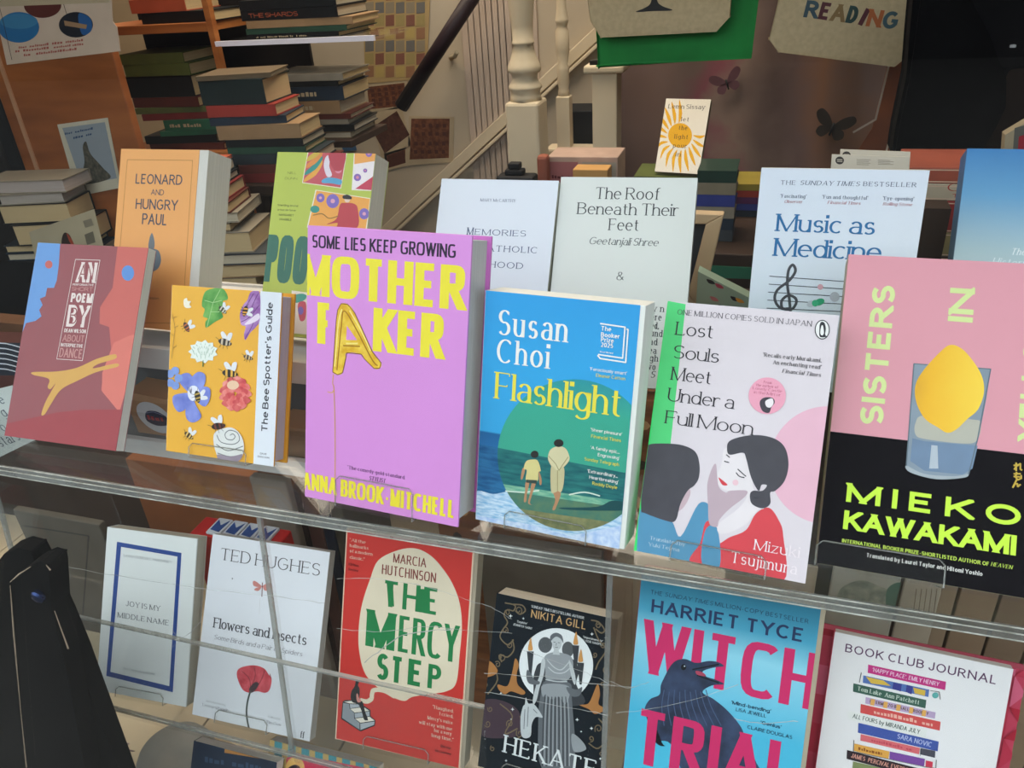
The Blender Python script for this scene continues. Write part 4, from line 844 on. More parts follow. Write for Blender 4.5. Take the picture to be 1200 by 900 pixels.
a.many([smooth(q, 3) for q in ([(690, 290), (665, 270), (655, 272), (658, 288), (680, 294)], [(694, 288), (716, 276), (730, 284), (722, 298), (698, 298)], [(688, 294), (668, 296), (660, 304), (676, 308)], [(696, 296), (716, 302), (712, 308), (700, 306)])], 'c9867e', 'dragonfly_wing_print'); a.lines([[(692, 276), (690, 330)]], .0010, '7a4a48', 'dragonfly_print'); a.lines([[(682, 340), (680, 398)]], .0003, 'b9b5b4', 'dragonfly_shadow_print')
a.text('Introduction by', (472, 742), (548, 756), 8, '6d6d72', 'italic', 'editor_lettering'); a.text('Leonard Baskin', (458, 756), (560, 780), 10, '55555a', 'serif', 'editor_lettering'); a.text('Edited by', (714, 802), (762, 812), 8, '6d6d72', 'italic', 'editor_lettering'); a.text('Tim Dee', (706, 822), (764, 838), 11, '55555a', 'serif', 'editor_lettering')
a.text('ff', (838, 880), (856, 884), 26, '3c3c42', 'serif', 'publisher_mark', track=.0)
a.ell(575, 260, 2.5, 2.5, '55555a', name='speck')
stand('clear acrylic stand under the poppy paperback', P['ted'], .064, lip=.012, shelf=.679, off=-.01)
# ---- The Mercy Step
r, a = book('hardback_book', 'red hardback with a cream speech cloud and green hand-cut title', P['mercy'], M('ddc4ab', .45, .02), group=GL, page='a59a86', back='a59a86', spine='d9c2a8', ct=.0012, pages_out=.004)
a.fr = (370, 600, 3); RD = 'c8352e'; CR = 'dfd2b8'; GN = '1f7a44'
a.poly([(112, 62), (552, 132), (502, 900), (72, 796)], RD, label='red panel')
a.blob([(290, 134), (350, 128), (400, 150), (440, 190), (480, 250), (506, 320), (514, 400), (506, 500), (494, 600), (460, 630), (400, 640), (340, 650), (312, 664), (270, 650), (210, 610), (170, 560), (152, 480), (152, 400), (164, 320), (190, 240), (220, 170)], CR, 'cloud_print')
a.lines([[(276, 648), (240, 628), (206, 626), (198, 640), (196, 656), (180, 666), (160, 662)]], .0046, CR, 'cloud_tail_print', True)
a.text('MARCIA', (272, 176), (388, 196), 32, '7d2f2c', 'thincond', 'author_lettering'); a.text('HUTCHINSON', (232, 218), (422, 248), 34, '7d2f2c', 'thincond', 'author_lettering')
P_ = dict(name='title_lettering')
a.text('THE', (232, 330), (430, 362), 92, GN, 'cond', 'title_lettering', track=.16)
a.text('M', (174, 470), (276, 488), 130, GN, 'black', 'title_lettering'); a.text('ERCY', (288, 492), (498, 528), 128, GN, 'thincond', 'title_lettering', track=.1)
a.text('ST', (212, 590), (306, 600), 92, GN, 'sansb', 'title_lettering'); a.text('E', (322, 608), (376, 614), 92, GN, 'black', 'title_lettering'); a.text('P', (392, 618), (438, 626), 86, GN, 'sansb', 'title_lettering')
a.poly([(250, 250), (272, 252), (276, 332), (256, 332)], GN, 'title_lettering'); a.poly([(368, 270), (402, 272), (402, 356), (364, 352)], GN, 'title_lettering')
a.fr = (280, 800, 7.5)
a.poly([(912, 168), (930, 152), (1010, 150), (1070, 190), (1110, 208), (1158, 240), (1158, 292), (1202, 330), (1196, 378), (1070, 428), (898, 316)], '24252a', 'steps_outline_print')
a.poly([(918, 176), (970, 186), (975, 228), (1014, 266), (1014, 312), (1062, 354), (1062, 412), (908, 308)], '8d959c', 'steps_print')
a.many([[(926, 166), (1000, 158), (1055, 182), (975, 181)], [(980, 229), (1098, 214), (1148, 246), (1018, 262)], [(1022, 314), (1150, 298), (1194, 332), (1068, 351)]], 'e6dfd0', 'steps_print')
a.many([[(976, 187), (1060, 190), (1092, 208), (980, 224)], [(1019, 268), (1149, 252), (1149, 292), (1020, 308)], [(1068, 358), (1194, 340), (1188, 370), (1070, 414)]], 'a9b1b7', 'steps_print')
a.blob([(1028, -20), (1040, -34), (1054, -26), (1056, 0), (1048, 22), (1062, 50), (1062, 110), (1056, 150), (1090, 170), (1110, 250), (1136, 320), (1126, 330), (1100, 320), (1080, 250), (1050, 190), (1000, 170), (984, 130), (992, 70), (1016, 36), (1024, 10)], '17161a', 'seated_figure_print')
a.blob([(1036, 96), (1048, 100), (1056, 130), (1074, 150), (1068, 170), (1044, 168), (1034, 130)], 'cf8a80', 'arm_print')
a.fr = (370, 600, 3)
for i, (t, x0, x1) in enumerate((('"All the', 120, 176), ('hallmarks', 120, 186), ('of a modern', 120, 200), ('classic."', 120, 172))): a.text(t, (x0, 104 + i * 20), (x1, 110 + i * 20), 11, 'e6c9b4', 'serif', 'quote_lettering')
a.text('Kirkus', (116, 188), (152, 192), 10, '7a1d1c', 'sansb', 'quote_lettering'); a.text('Review', (116, 206), (150, 210), 10, '7a1d1c', 'sansb', 'quote_lettering')
for i, (t, x0, x1) in enumerate((('"I laughed,', 412, 486), ('I cried.', 436, 484), ("Mercy's voice", 394, 482), ('will stay with me', 364, 480), ('for a very', 416, 478), ('long time."', 408, 484))): a.text(t, (x0, 696 + i * 20 - (x1 - x0) * .1), (x1, 706 + i * 20), 12, 'e6c9b4', 'serif', 'quote_lettering')
a.text('Bernie', (440, 826), (476, 834), 10, '7a1d1c', 'sansb', 'quote_lettering'); a.text('McGarvey', (420, 844), (476, 852), 10, '7a1d1c', 'sansb', 'quote_lettering')
stand('clear acrylic stand under the red hardback', P['mercy'], .072, lip=.012, shelf=.679)
# ---- Hekate
r, a = book('hardback_book', 'black hardback with a grey robed torch-bearer before a white moon and gold birds', P['hekate'], DULL(M('1b2127', .7, .02)), group=GL, page='d9d2c2', back='2b2f33')
a.fr = (540, 640, 3.464); GD = '9a7a4c'; OR = 'a5703c'
a.text('SUNDAY TIMES BESTSELLING AUTHOR', (286, 250), (500, 296), 11, 'b9bcbc', 'sansb', 'tagline_lettering'); a.text('NIKITA GILL', (284, 292), (508, 336), 32, 'c29a66', 'sans', 'author_lettering', track=.18)
for t, x0, y0, x1, y1 in (("'Exquisite'", 228, 310, 270, 318), ('JENNIFER SAINT', 212, 322, 290, 338), ("'Unputdownable'", 496, 374, 576, 388), ('ELODIE HARPER', 492, 388, 578, 402)): a.text(t, (x0, y0), (x1, y1), 9, 'b9bcbc', 'sansb', 'quote_lettering')
a.blob([(90, 640), (130, 620), (200, 640), (240, 680), (250, 760), (160, 780), (80, 760)], '40303a', 'smoke_print')
def curl(pts, w=.0013): a.lines([pts], w, '6f6048', 'curl_print', True)
curl([(180, 230), (220, 240), (214, 262), (190, 258), (176, 280), (190, 310), (170, 340), (160, 370), (190, 400), (214, 380)]); curl([(214, 236), (250, 240), (262, 262), (240, 276), (222, 262)]); curl([(530, 300), (560, 308), (584, 340), (570, 352), (548, 336)]); curl([(210, 380), (216, 420), (190, 450), (160, 440), (166, 470)]); curl([(540, 330), (560, 380), (590, 420), (560, 470), (548, 500)]); curl([(70, 500), (120, 480), (150, 540), (110, 600)]); curl([(160, 640), (210, 690), (180, 760), (230, 740)]); curl([(560, 700), (600, 760), (560, 820), (520, 800)]); curl([(240, 690), (270, 740), (220, 790)])
random.seed(11)
for cx_, cy_ in ((190, 270), (235, 260), (180, 340), (200, 400), (170, 450), (150, 480), (100, 560), (60, 600), (120, 660), (200, 720), (240, 760), (110, 720), (560, 320), (580, 400), (545, 440), (590, 500), (575, 560), (585, 700), (560, 740), (600, 780), (530, 780), (70, 800), (130, 820), (570, 840)):
    q_ = random.uniform(10, 17); sg_ = random.choice((-1, 1)); p0_ = random.uniform(0, 6)
    curl([(cx_ + q_ * (1.15 ** -k) * cos(p0_ + sg_ * k * .9), cy_ + q_ * (1.15 ** -k) * 1.2 * sin(p0_ + sg_ * k * .9)) for k in range(9)], .0009)
a.poly([(388 + 150 * cos(t), 482 + 150 * sin(t)) for t in [2 * pi * i / 56 for i in range(56)]], 'dfe3e4', 'moon_print')
a.blob([(222, 455), (236, 480), (228, 520), (232, 560), (262, 590), (250, 602), (206, 588), (180, 600), (156, 582), (152, 560), (190, 566), (210, 510)], OR, 'bird_print'); a.blob([(85, 470), (120, 466), (150, 500), (140, 520), (104, 530), (72, 514)], OR, 'bird_print'); a.blob([(555, 560), (566, 600), (560, 640), (590, 660), (548, 680), (520, 660), (476, 640), (520, 636)], OR, 'bird_print')
G1, G2, G3, G4 = '8f9498', '5d6267', '33373c', 'b9bec0'
a.ell(344, 400, 28, 32, '4f5356', name='figure_print'); a.ell(436, 418, 24, 32, '4f5356', name='figure_print')
a.blob([(330, 470), (304, 500), (296, 560), (320, 640), (500, 640), (470, 560), (480, 500), (440, 450)], G3, 'figure_print')
a.blob([(340, 450), (372, 430), (420, 434), (452, 452), (456, 500), (430, 545), (352, 540), (344, 500)], G1, 'figure_print')
a.blob([(346, 545), (440, 552), (452, 620), (458, 900), (330, 900), (316, 700), (326, 600)], G2, 'figure_print')
a.blob([(336, 560), (440, 568), (428, 640), (400, 610), (370, 620), (346, 600), (334, 610)], G1, 'figure_print')
a.lines([[(350 + 14 * i, 600), (344 + 16 * i, 700), (340 + 17 * i, 890)] for i in range(7)], .0012, G1, 'robe_fold_print', True); a.lines([[(343 + 14 * i, 610), (336 + 16 * i, 700), (332 + 17 * i, 890)] for i in range(7)], .0009, G3, 'robe_fold_print', True)
a.lines([[(352, 460), (380, 490), (410, 500), (440, 470)], [(356, 490), (384, 512), (420, 512), (448, 490)], [(346, 540), (392, 548), (432, 548)]], .001, G4, 'robe_fold_print', True)
a.blob([(330, 460), (344, 462), (338, 520), (322, 570), (310, 620), (298, 640), (294, 620), (308, 560), (322, 520)], G4, 'arm_print'); a.blob([(440, 460), (460, 500), (468, 545), (462, 560), (448, 520)], G4, 'arm_print')
a.blob([(372, 370), (380, 356), (400, 358), (412, 378), (408, 408), (394, 424), (384, 424), (374, 404)], G4, 'face_print'); a.blob([(364, 392), (366, 362), (388, 350), (412, 362), (418, 394), (408, 376), (390, 366), (374, 376)], G2, 'hair_print'); a.poly([(380, 418), (398, 420), (404, 440), (374, 438)], G4, 'neck_print')
a.lines([[(378, 388), (386, 389)], [(396, 390), (404, 391)], [(390, 392), (388, 402)], [(385, 409), (396, 410)]], .0005, G3, 'face_line_print')
for x, y, y2 in ((284, 424, 530), (468, 400, 500), (488, 470, 560)): a.poly([(x - 14, y), (x + 14, y + 2), (x + 4, y2), (x - 4, y2)], G3, 'torch_print'); a.blob([(x - 9, y - 4), (x - 6, y - 30), (x + 2, y - 54), (x + 7, y - 26), (x + 9, y - 4)], 'c9904e', 'flame_print')
a.blob([(272, 500), (290, 520), (300, 540), (322, 548), (316, 560), (280, 556), (268, 530)], G2, 'snake_print'); a.blob([(430, 570), (470, 580), (494, 570), (484, 604), (450, 606)], G2, 'sleeve_print')
a.blob([(266, 612), (276, 636), (300, 640), (330, 682), (332, 694), (306, 692), (290, 720), (284, 770), (250, 770), (244, 700), (254, 650), (262, 640)], G4, 'wolf_print'); a.lines([[(262, 660), (258, 740)], [(276, 650), (272, 730)], [(296, 660), (312, 676)]], .0007, G2, 'wolf_line_print', True)
a.blob([(452, 760), (490, 784), (510, 822), (460, 830)], G1, 'wolf_print')
st_ = []
for x, y, q in ((204, 282, 9), (256, 292, 6), (212, 660, 8), (534, 355, 8), (590, 370, 6), (474, 702, 8), (532, 737, 8), (165, 595, 6), (186, 868, 6), (490, 750, 5), (568, 860, 6), (206, 700, 4), (590, 520, 4)): st_.append([(x, y - q), (x + q * .22, y - q * .22), (x + q, y), (x + q * .22, y + q * .22), (x, y + q), (x - q * .22, y + q * .22), (x - q, y), (x - q * .22, y - q * .22)])
a.many(st_, 'dfe3e4', 'star_print')
a.text('HEKATE', (172, 846), (548, 928), 72, 'd5dadb', 'serif', 'title_lettering', snap=True)
# ---- Witch Trial
WS = GRAD('print_teal_sky', [(0, '4fc3e0'), (.45, '4cb4d6'), (.75, '8fd0e4'), (.86, '4a9fbe'), (1, '23708c')], 2, 0, .231, .05, 14)
r, a = book('hardback_book', 'turquoise hardback with hot-pink block title and a black raven', P['witch'], WS, group=GL, page='b3a58e', back='c42c60', spine='b02858', pages_out=.004)
a.fr = (720, 650, 3.6); HP = 'cf2f68'; DK = '27395e'
a.text('THE', (152, 166), (202, 174), 18, '1c4560', 'sans', 'tagline_lettering', track=.2); a.text('SUNDAY TIMES', (212, 176), (414, 214), 18, '1c4560', 'sansi', 'tagline_lettering', track=.2); a.text('MILLION-COPY BESTSELLER', (424, 216), (818, 290), 18, '1c4560', 'sans', 'tagline_lettering', track=.2)
a.text('HARRIET TYCE', (154, 246), (796, 366), 56, DK, 'sansb', 'author_lettering', track=.16)
a.text('WITCH', (106, 500), (838, 650), 226, HP, 'cond', 'title_lettering', track=.09)
RV = M('262f42', .5, .25, 40, 0, '3c4a68')
a.blob([(236, 470), (262, 446), (300, 440), (345, 456), (400, 448), (440, 454), (462, 470), (430, 474), (396, 482), (372, 494), (388, 514), (430, 528), (462, 546), (410, 552), (372, 580), (420, 610), (480, 660), (536, 730), (560, 800), (600, 880), (620, 960), (330, 960), (240, 800), (170, 780), (140, 700), (128, 650), (150, 610), (190, 590), (196, 550), (214, 510)], RV, 'raven_print', label='black raven')
a.ell(292, 474, 11, 13, '0c0d12', name='eye_print'); a.ell(296, 470, 3, 3, 'c9d4e0', name='eye_print')
a.lines([[(330, 484), (372, 476), (440, 462)], [(350, 508), (380, 520), (440, 540)]], .0012, '0f1219', 'beak_line_print', True)
a.blob([(344, 490), (372, 496), (386, 512), (350, 506)], 'b04860', 'beak_print')
a.lines([[(210 + 22 * i, 570 + 8 * (i % 2)), (200 + 26 * i, 640), (210 + 30 * i, 720)] for i in range(9)], .0008, '4a5a7a', 'feather_print', True)
a.blob([(140, 700), (160, 690), (200, 790), (214, 806), (186, 802), (150, 760)], '11141c', 'raven_print')
a.text('TRIAL', (72, 880), (760, 1040), 232, HP, 'cond', 'title_lettering', track=.09)
for t, x0, y0, x1, y1, st in (("'Mind-bending'", 492, 632, 660, 664, 'sansb'), ('LISA JEWELL', 512, 660, 640, 686, 'sans'), ("'Genius'", 616, 716, 704, 732, 'sansb'), ('CLAIRE DOUGLAS', 560, 736, 750, 774, 'sans')): a.text(t, (x0, y0), (x1, y1), 15, '1d3550', st, 'quote_lettering')
# ---- Book Club Journal
rz_, az_ = book('hardback_book', 'crimson and pink zigzag-patterned hardback standing behind the white journal', (.152, .493, .6925, -3.4, 21.8, .160, .174, .012), 'c04058', group=GL, page='d8607a', back='b02a48')
for i in range(10):
    for j in range(8): x_ = -.088 + i * .02; z_ = j * .028; az_.fr = None; az_.poly([(x_, z_), (x_ + .010, z_ + .014), (x_, z_ + .028), (x_ + .02, z_ + .028), (x_ + .02, z_)][:3 if j % 2 else 5], ('a81e34', 'd0607c', 'b83048')[(i + j) % 3], 'zigzag_print')
r, a = book('hardback_book', 'white hardback journal with a painted pile of book spines on its cover', P['club'][:7] + (.009,), M('e6e3e4', .45, .01), group=GL, page='cfc8c4', back='c23a5c', spine='c8375c')
a.fr = (940, 640, 3.462)
a.text('BOOK CLUB JOURNAL', (174, 424), (786, 566), 34, '5a3558', 'sans', 'title_lettering', track=.2)
SP = [(268, 480, 584, 550, 34, 'c2357e', "'HAPPY PLACE', EMILY HENRY", 'e9c3da', 'hand'), (248, 524, 516, 582, 30, '5672b0', '', '', ''), (208, 556, 504, 624, 34, '3d5f52', 'Tom Lake  Ann Patchett', 'c9d4c6', 'serif'), (258, 612, 542, 674, 26, 'b9a2c4', 'INTERMEZZO BY SALLY ROONEY', '6b4f3a', 'sansb'), (238, 640, 562, 712, 36, 'd0504f', '-', 'e9b0a0', ''), (188, 666, 506, 742, 36, 'e2e2de', 'ALL FOURS by MIRANDA JULY', '4d5a55', 'hand'), (228, 716, 554, 792, 40, '4257a0', 'SARA NOVIC', 'b4bce0', 'hand'), (238, 762, 478, 818, 26, 'd76a70', '-', 'c24a58', ''), (212, 800, 354, 832, 30, 'dca24c', '-', '8a4f1c', ''), (356, 832, 498, 862, 30, '7a4a9a', '', '', ''), (182, 826, 470, 900, 36, '33262c', 'JAMES  PERCIVAL EVERETT', 'd99a88', 'hand'), (206, 872, 480, 935, 34, '7f8a5a', '', '', '')]
for x0, y0, x1, y1, h, c, t, tc_, st in SP:
    a.poly([(x0, y0), (x1, y1), (x1 - 4, y1 + h), (x0 - 2, y0 + h)], c, 'drawn_spine_print')
    if t == '-': a.dashes([(x0 + 16, y0 + h * .78 + 2, x1 - 30, y1 + h * .78 - 8)], h * .5, tc_, 'drawn_spine_lettering', x0)
    elif t: a.text(t, (x0 + 16 + (140 if t[0] == 'S' else 0), y0 + h * .78 + 2 + (30 if t[0] == 'S' else 0)), (x1 - 30, y1 + h * .78 - 8), h * .5, tc_, st, 'drawn_spine_lettering', snap=False)
a.poly([(480, 818), (540, 830), (538, 862), (478, 850)], '4a4a55', 'drawn_spine_print'); a.poly([(502, 868), (530, 874), (528, 900), (500, 896)], 'c9384f', 'drawn_spine_print'); a.lines([[(210, 786), (208, 832), (498, 894), (542, 900), (544, 866)], [(240, 512), (232, 552)], [(520, 585), (556, 590), (560, 620)]], .0006, '6b6b6b', 'drawn_line_print'); a.poly([(480, 844), (540, 858), (540, 866), (480, 852)], 'e6e3e4')
a.many([[(258, 528), (330, 544), (360, 566), (280, 556)], [(450, 572), (500, 584), (498, 606), (456, 596)]], 'd6b24a', 'drawn_spine_print'); a.many([[(370, 552), (404, 560), (400, 588), (366, 578)], [(424, 562), (448, 568), (444, 600), (420, 590)]], '3c3f8a', 'drawn_spine_print'); a.ell(540, 604, 13, 12, '5fa8a4', name='drawn_mug_print')
for k in range(5): a.poly([(280 + 52 * k, 618 + 11 * k), (296 + 52 * k, 621 + 11 * k), (292 + 52 * k, 646 + 11 * k), (276 + 52 * k, 643 + 11 * k)], 'e0a85a', 'drawn_spine_print')
stand('clear acrylic stand under the white journal', P['club'], .08, lip=.012, shelf=.679)
stand('clear acrylic stand under the black moon hardback', P['hekate'], .07, lip=.012, shelf=.679)
stand('clear acrylic stand under the turquoise hardback', P['witch'], .07, lip=.012, shelf=.679)
# ================================================================ supports for the rear row
def pxbox(name, label, cat, x0, y0, x1, y1, Y, depth, mats, group=None, bevel=.002, dz=0):
    A_, B_ = at(x0, y0, Y), at(x1, y1, Y); zt, zb = max(A_.z, B_.z), min(A_.z, B_.z)
    w, h = B_.x - A_.x, zt - zb
    root = empty(name, ((A_.x + B_.x) / 2, Y, zb)); tag(root, label, cat, group)
    MB().box((-w/2, 0, 0), (w/2, depth, h)).build('body', mats, root, bevel=bevel)
    return root, w, h
OAK = M('8f5a32', .6, .2, 6, .3, '6e4022', 0, (1, 1, 12)); DKW = M('3b2a20', .6, .15, 8); ORW = M('b2703a', .55, .12, 5, .2, '93552a', 0, (1, 1, 8))
CRM = M('cfc0a4', .7, .08, 14); BLK = M('15161a', .6, .1, 20); DRK = M('1d1a1a', .8, .1, 6)
# carved wooden crate under the two white books
cr_ = empty('wooden_crate', (-.20, .70, .4585)); tag(cr_, 'carved brown wooden crate under the two white rear-row books', 'crate')
MB().box((-.155, 0, 0), (.155, .21, .5305)).build('body', OAK, cr_, bevel=.002)
ca = Art(cr_, -.155, .155, 0, .53, None)
for k in range(5):
    for i in range(7):
        x, z = -.13 + .043 * i, .50 - k * .05
        ca.poly([(x + .014 * cos(t) * (1 + .3 * cos(4 * t)), z + .014 * sin(t) * (1 + .3 * cos(4 * t))) for t in [2 * pi * j / 20 for j in range(20)]], 'c79a68' if (i + k) % 2 else '3d2a1e', 'carved_flower')
bl = empty('display_block', (.055, .697, .4585)); tag(bl, 'plain dark display block behind the pink moon paperback', 'display block'); MB().box((-.08, 0, 0), (.074, .139, .5575)).build('body', DKW, bl, bevel=.002)
bl = empty('display_block', (.245, .727, .4585)); tag(bl, 'plain dark display block behind the lemon cover', 'display block'); MB().box((-.09, 0, 0), (.09, .14, .5475)).build('body', DKW, bl, bevel=.002)

# ================================================================ wooden panel, added dark corner fill, poster and postcard at the left
Yc = 1.45
pA, pB = at(12, 150, Yc), at(148, 120, Yc)
cab = empty('wooden_partition', ((pA.x + pB.x) / 2, Yc, 0)); tag(cab, 'plain orange-brown wooden panel at the far left with a poster and postcard pinned on it', 'wood panel'); hw_ = (pB.x - pA.x) / 2
MB().box((-hw_, 0, 0), (hw_, .02, 1.85)).build('body', M('9c5c30', .55, .12, 3, .2, '7f4622', 0, (1, 1, 6)), cab, bevel=.003)
MB().box((-hw_ + .035, -.004, .3), (-hw_ + .045, -.0002, 1.5)).build('groove_strip', M('b98a68', .5), cab)
dk = empty('dark_corner_fill', (pA.x - .33, Yc, 0)); tag(dk, 'added black cupboard keeping the far left corner dark', 'cupboard'); MB().box((-.3, 0, 0), (.322, .3, 1.9)).build('body', BLK, dk, bevel=.003); MB().box((-.27, -.012, .1), (.29, -.0002, 1.8)).build('door', DRK, dk, bevel=.003)  # black box added to make the far left edge dark
def sheet(name, label, cat, corners, Y, col, th=.0012, group=None):
    """a sheet or card whose outline is given at depth Y; returns the empty and its face frame"""
    q = [at(x, y, Y) for x, y in corners]; cx = sum(p.x for p in q) / len(q); zb = min(p.z for p in q)
    root = empty(name, (cx, Y, zb)); tag(root, label, cat, group)
    pts = [(p.x - cx, p.z - zb) for p in q]
    MB().prism(pts, 0, th).build('sheet', col if not isinstance(col, str) else M(col, .7, .05, 20), root)
    xs = [p[0] for p in pts]; zs = [p[1] for p in pts]
    return root, Art(root, min(xs), max(xs), min(zs), max(zs), (0, 0, 1))
r, a = sheet('poster', 'pale poster with oval blue pictures and red small print on the orange-brown cupboard', 'poster', [(-12, -40), (128, -55), (132, 25), (137, 32), (141, 60), (8, 76), (-2, 30)], Yc - .0016, 'cdb8a4')
a.ell(22, 32, 24, 18, '2a6a9c', name='oval_picture'); a.ell(22, 25, 22, 9, '3f7fa8', name='oval_picture'); a.ell(89, 29, 20, 15, '20242c', name='oval_picture'); a.blob([(92, 16), (106, 22), (107, 36), (96, 40)], '2b5c94', 'oval_picture'); a.poly([(75, 24), (102, 29), (101, 34), (76, 30)], 'a08060', 'oval_picture'); a.ell(50, 6, 22, 15, '5c2c26', name='oval_picture')
a.dashes([(22, 57, 98, 48), (18, 61.5, 100, 52.5), (28, 66, 94, 58)], 3.2, 'a05248')
a.lines([[(-2, 2), (5, 30), (14, 70)], [(72, -4), (78, 16)]], .0015, '3a3030', 'cord_print')
a.poly([(-12, -20), (128, -40), (128, 3), (-8, 8)], 'b7a88c', 'header_print')
r, a = sheet('postcard', 'white-bordered postcard of a dark cone-shaped gown on grey, pinned on cupboard', 'postcard', [(67, 146), (126, 138), (142, 220), (91, 230)], Yc - .002, 'c4bda8')
a.poly([(73, 150), (123, 143), (137, 209), (96, 216)], '8b949c', 'picture'); a.blob([(101, 166), (106, 180), (120, 196), (129, 209), (96, 215), (99, 190), (97, 172)], M('3a3a36', .6, .3, 120, 0, '5c584a'), 'gown_print'); a.dashes([(76, 158, 112, 151), (86, 163, 108, 158)], 3, '2e4a6c')

# ================================================================ piles of books
BR = ('5c2a22', '2a3338', '1f2a2a', '7a2a28', '3a3f44', '24303e', '6a5a44', '2c4a3a')
def pile(Y, xb, yb, items, group, where, dy=0.0):
    """items from the bottom up: (shift_px, width_px, thick_px, side, cover, page, yaw, depth, text)"""
    base = at(xb, yb, Y); z = base.z; k = math.hypot(base.y, base.x) / FPX * 1.12
    names = {}
    for i, (sx_, wp, tp, side, col, pg, yaw, dep, txt) in enumerate(items):
        T = tp * k; Lw = wp * k; xc = base.x + (sx_ + wp / 2) * k; c0 = COLN.get(col, 'dark')
        if txt: lab = '%s book with %s on its spine, %s' % (c0, 'orange letters' if txt == 'THE SHARDS' else 'pale letters', where)
        else: lab = '%s book, %s, %s up %s' % (c0, ('pages out' if side == 'P' else 'spine out'), ORD[i], where)
        flat_book('stacked_book', lab, (xc, Y + dep / 2 + dy, z), yaw, Lw, dep, T, col, pg, group, side, txt=txt, txtcol='b4593a' if txt == 'THE SHARDS' else 'b9a888')
        z += T + .0003
    return base.z
ORD = ('first', 'second', 'third', 'fourth', 'fifth', 'sixth', 'seventh', 'eighth', 'ninth', 'tenth', 'eleventh', 'twelfth', 'thirteenth', 'fourteenth')
COLN = {'5c2a22': 'brown-red', '2a3338': 'slate', '1f2a2a': 'blackish green', '7a2a28': 'red', '3a3f44': 'grey', '24303e': 'navy', '6a5a44': 'tan', '2c4a3a': 'green', '16181a': 'black', '8f8676': 'pale', '9a7c5a': 'light brown', 'a03a30': 'bright red', '5f6a3a': 'olive', '2f6a50': 'emerald', 'b2563a': 'orange'}
pgc = 'cdb488'; pgw = 'c4b8a0'
# low dark table carrying the piles
tz = at(222, 336, 1.30).z
tb = empty('side_table', (-1.08, 1.295, 0)); tag(tb, 'dark low table carrying the piles of old books at left', 'table')
MB().box((0, 0, tz - .03), (.36, .145, tz - .0008)).build('tabletop', DKW, tb, bevel=.003)
for sx_ in (.02, .34):
    for y_ in (.02, .125): MB().box((sx_ - .015, y_ - .015, 0), (sx_ + .015, y_ + .015, tz - .0302)).build('leg', DKW, tb)
pile(1.30, 222, 336, [(14, 56, 12, 'P', '8f8676', pgc, 14, .13, ''), (8, 78, 14, 'P', '9a7c5a', pgc, 16, .13, ''), (26, 62, 11, 'P', '3a3f44', pgw, 14, .13, ''), (16, 58, 21, 'P', '8f8676', pgc, 14, .13, ''), (10, 46, 8, 'P', '6a5a44', pgc, 13, .13, ''), (2, 62, 10, 'P', '8f8676', pgw, 15, .14, ''), (20, 40, 10, 'P', '5c2a22', pgc, 14, .12, ''), (14, 42, 12, 'P', '7a2a28', pgc, 12, .12, ''), (20, 32, 7, 'P', '16181a', pgw, 12, .12, ''), (10, 40, 10, 'P', '2a3338', pgw, 14, .12, ''), (18, 30, 3, 'F', 'b2563a', pgw, 12, .12, '')], 'pile of pale paperbacks behind the orange cover', 'beside the orange cover')
# pile left under the postcard
sb = at(45, 300, 1.36)
pile(1.33, 20, 302, [(-6, 84, 7, 'P', '24303e', pgw, 14, .10, ''), (-6, 76, 7, 'P', '2a3338', pgc, 14, .10, ''), (10, 68, 19, 'P', '16181a', pgc, 15, .10, ''), (2, 64, 17, 'P', '16181a', pgc, 14, .10, ''), (6, 58, 9, 'P', '8f8676', 'b0a69c', 16, .10, ''), (-10, 82, 11, 'P', '8f8676', 'b9aca4', 10, .10, '')], 'pile of old books under the postcard', 'under the postcard')
ls = empty('book_shelf', (at(45, 302, 1.3).x, 1.31, 0)); tag(ls, 'dark stand below the pile of old books under the postcard', 'stand'); MB().box((-.2, 0, 0), (.16, .13, at(20, 302, 1.33).z - .0006)).build('body', BLK, ls)
r, a = sheet('picture_card', 'cream card with a small red-haired figure and two grey stamps, leaning beside the orange book', 'card', [(34, 272), (110, 245), (124, 300), (48, 330)], 1.307, 'bfb294')
a.poly([(97, 259), (107, 256), (110, 264), (100, 267)], '8f8672', 'stamp_print'); a.poly([(99, 275), (109, 271), (112, 284), (102, 287)], '77705f', 'stamp_print'); a.blob([(72, 285), (75, 273), (82, 276), (86, 290), (76, 300)], '3a2c28', 'figure_print'); a.blob([(78, 273), (84, 280), (88, 290), (82, 284)], 'a84a34', 'figure_print')

# ================================================================ bookcase
Yb = 1.72
u0 = at(241, 10, Yb).x; ub = at(281, 185, Yb).x; bx0 = at(142, 60, Yb).x - .12; bxr = at(440, 45, Yb).x
bc = empty('bookcase', (u0, Yb, 0)); tag(bc, 'orange-brown wooden bookcase crammed with old books behind the cupboard', 'bookcase')
def bcb(a_, b_, nm, m, **k): MB().box((a_[0] - u0, a_[1] - Yb, a_[2]), (b_[0] - u0, b_[1] - Yb, b_[2])).build(nm, m, bc, **k)
bcb((u0 - .008, Yb, 0), (u0 + .008, Yb + .018, 1.7), 'upright', ORW, bevel=.001); bcb((bx0, Yb, 0), (bx0 + .016, Yb + .018, 1.7), 'upright', ORW, bevel=.001); xr2 = at(412, 100, 2.03).x
zs1 = at(190, 34, Yb).z; bcb((bx0 + .0162, Yb, zs1 - .010), (u0 - .0082, Yb + .20, zs1 + .010), 'shelf', ORW, bevel=.001)
zs2 = at(240, 178, Yb).z; bcb((bx0 + .0162, Yb, zs2 - .012), (u0 - .0082, Yb + .20, zs2), 'shelf', ORW, bevel=.001)
zs3 = at(340, 150, Yb).z - .03; bcb((u0 + .0082, Yb, zs3 - .016), (bxr - .1, Yb + .20, zs3), 'shelf', DKW, bevel=.001)
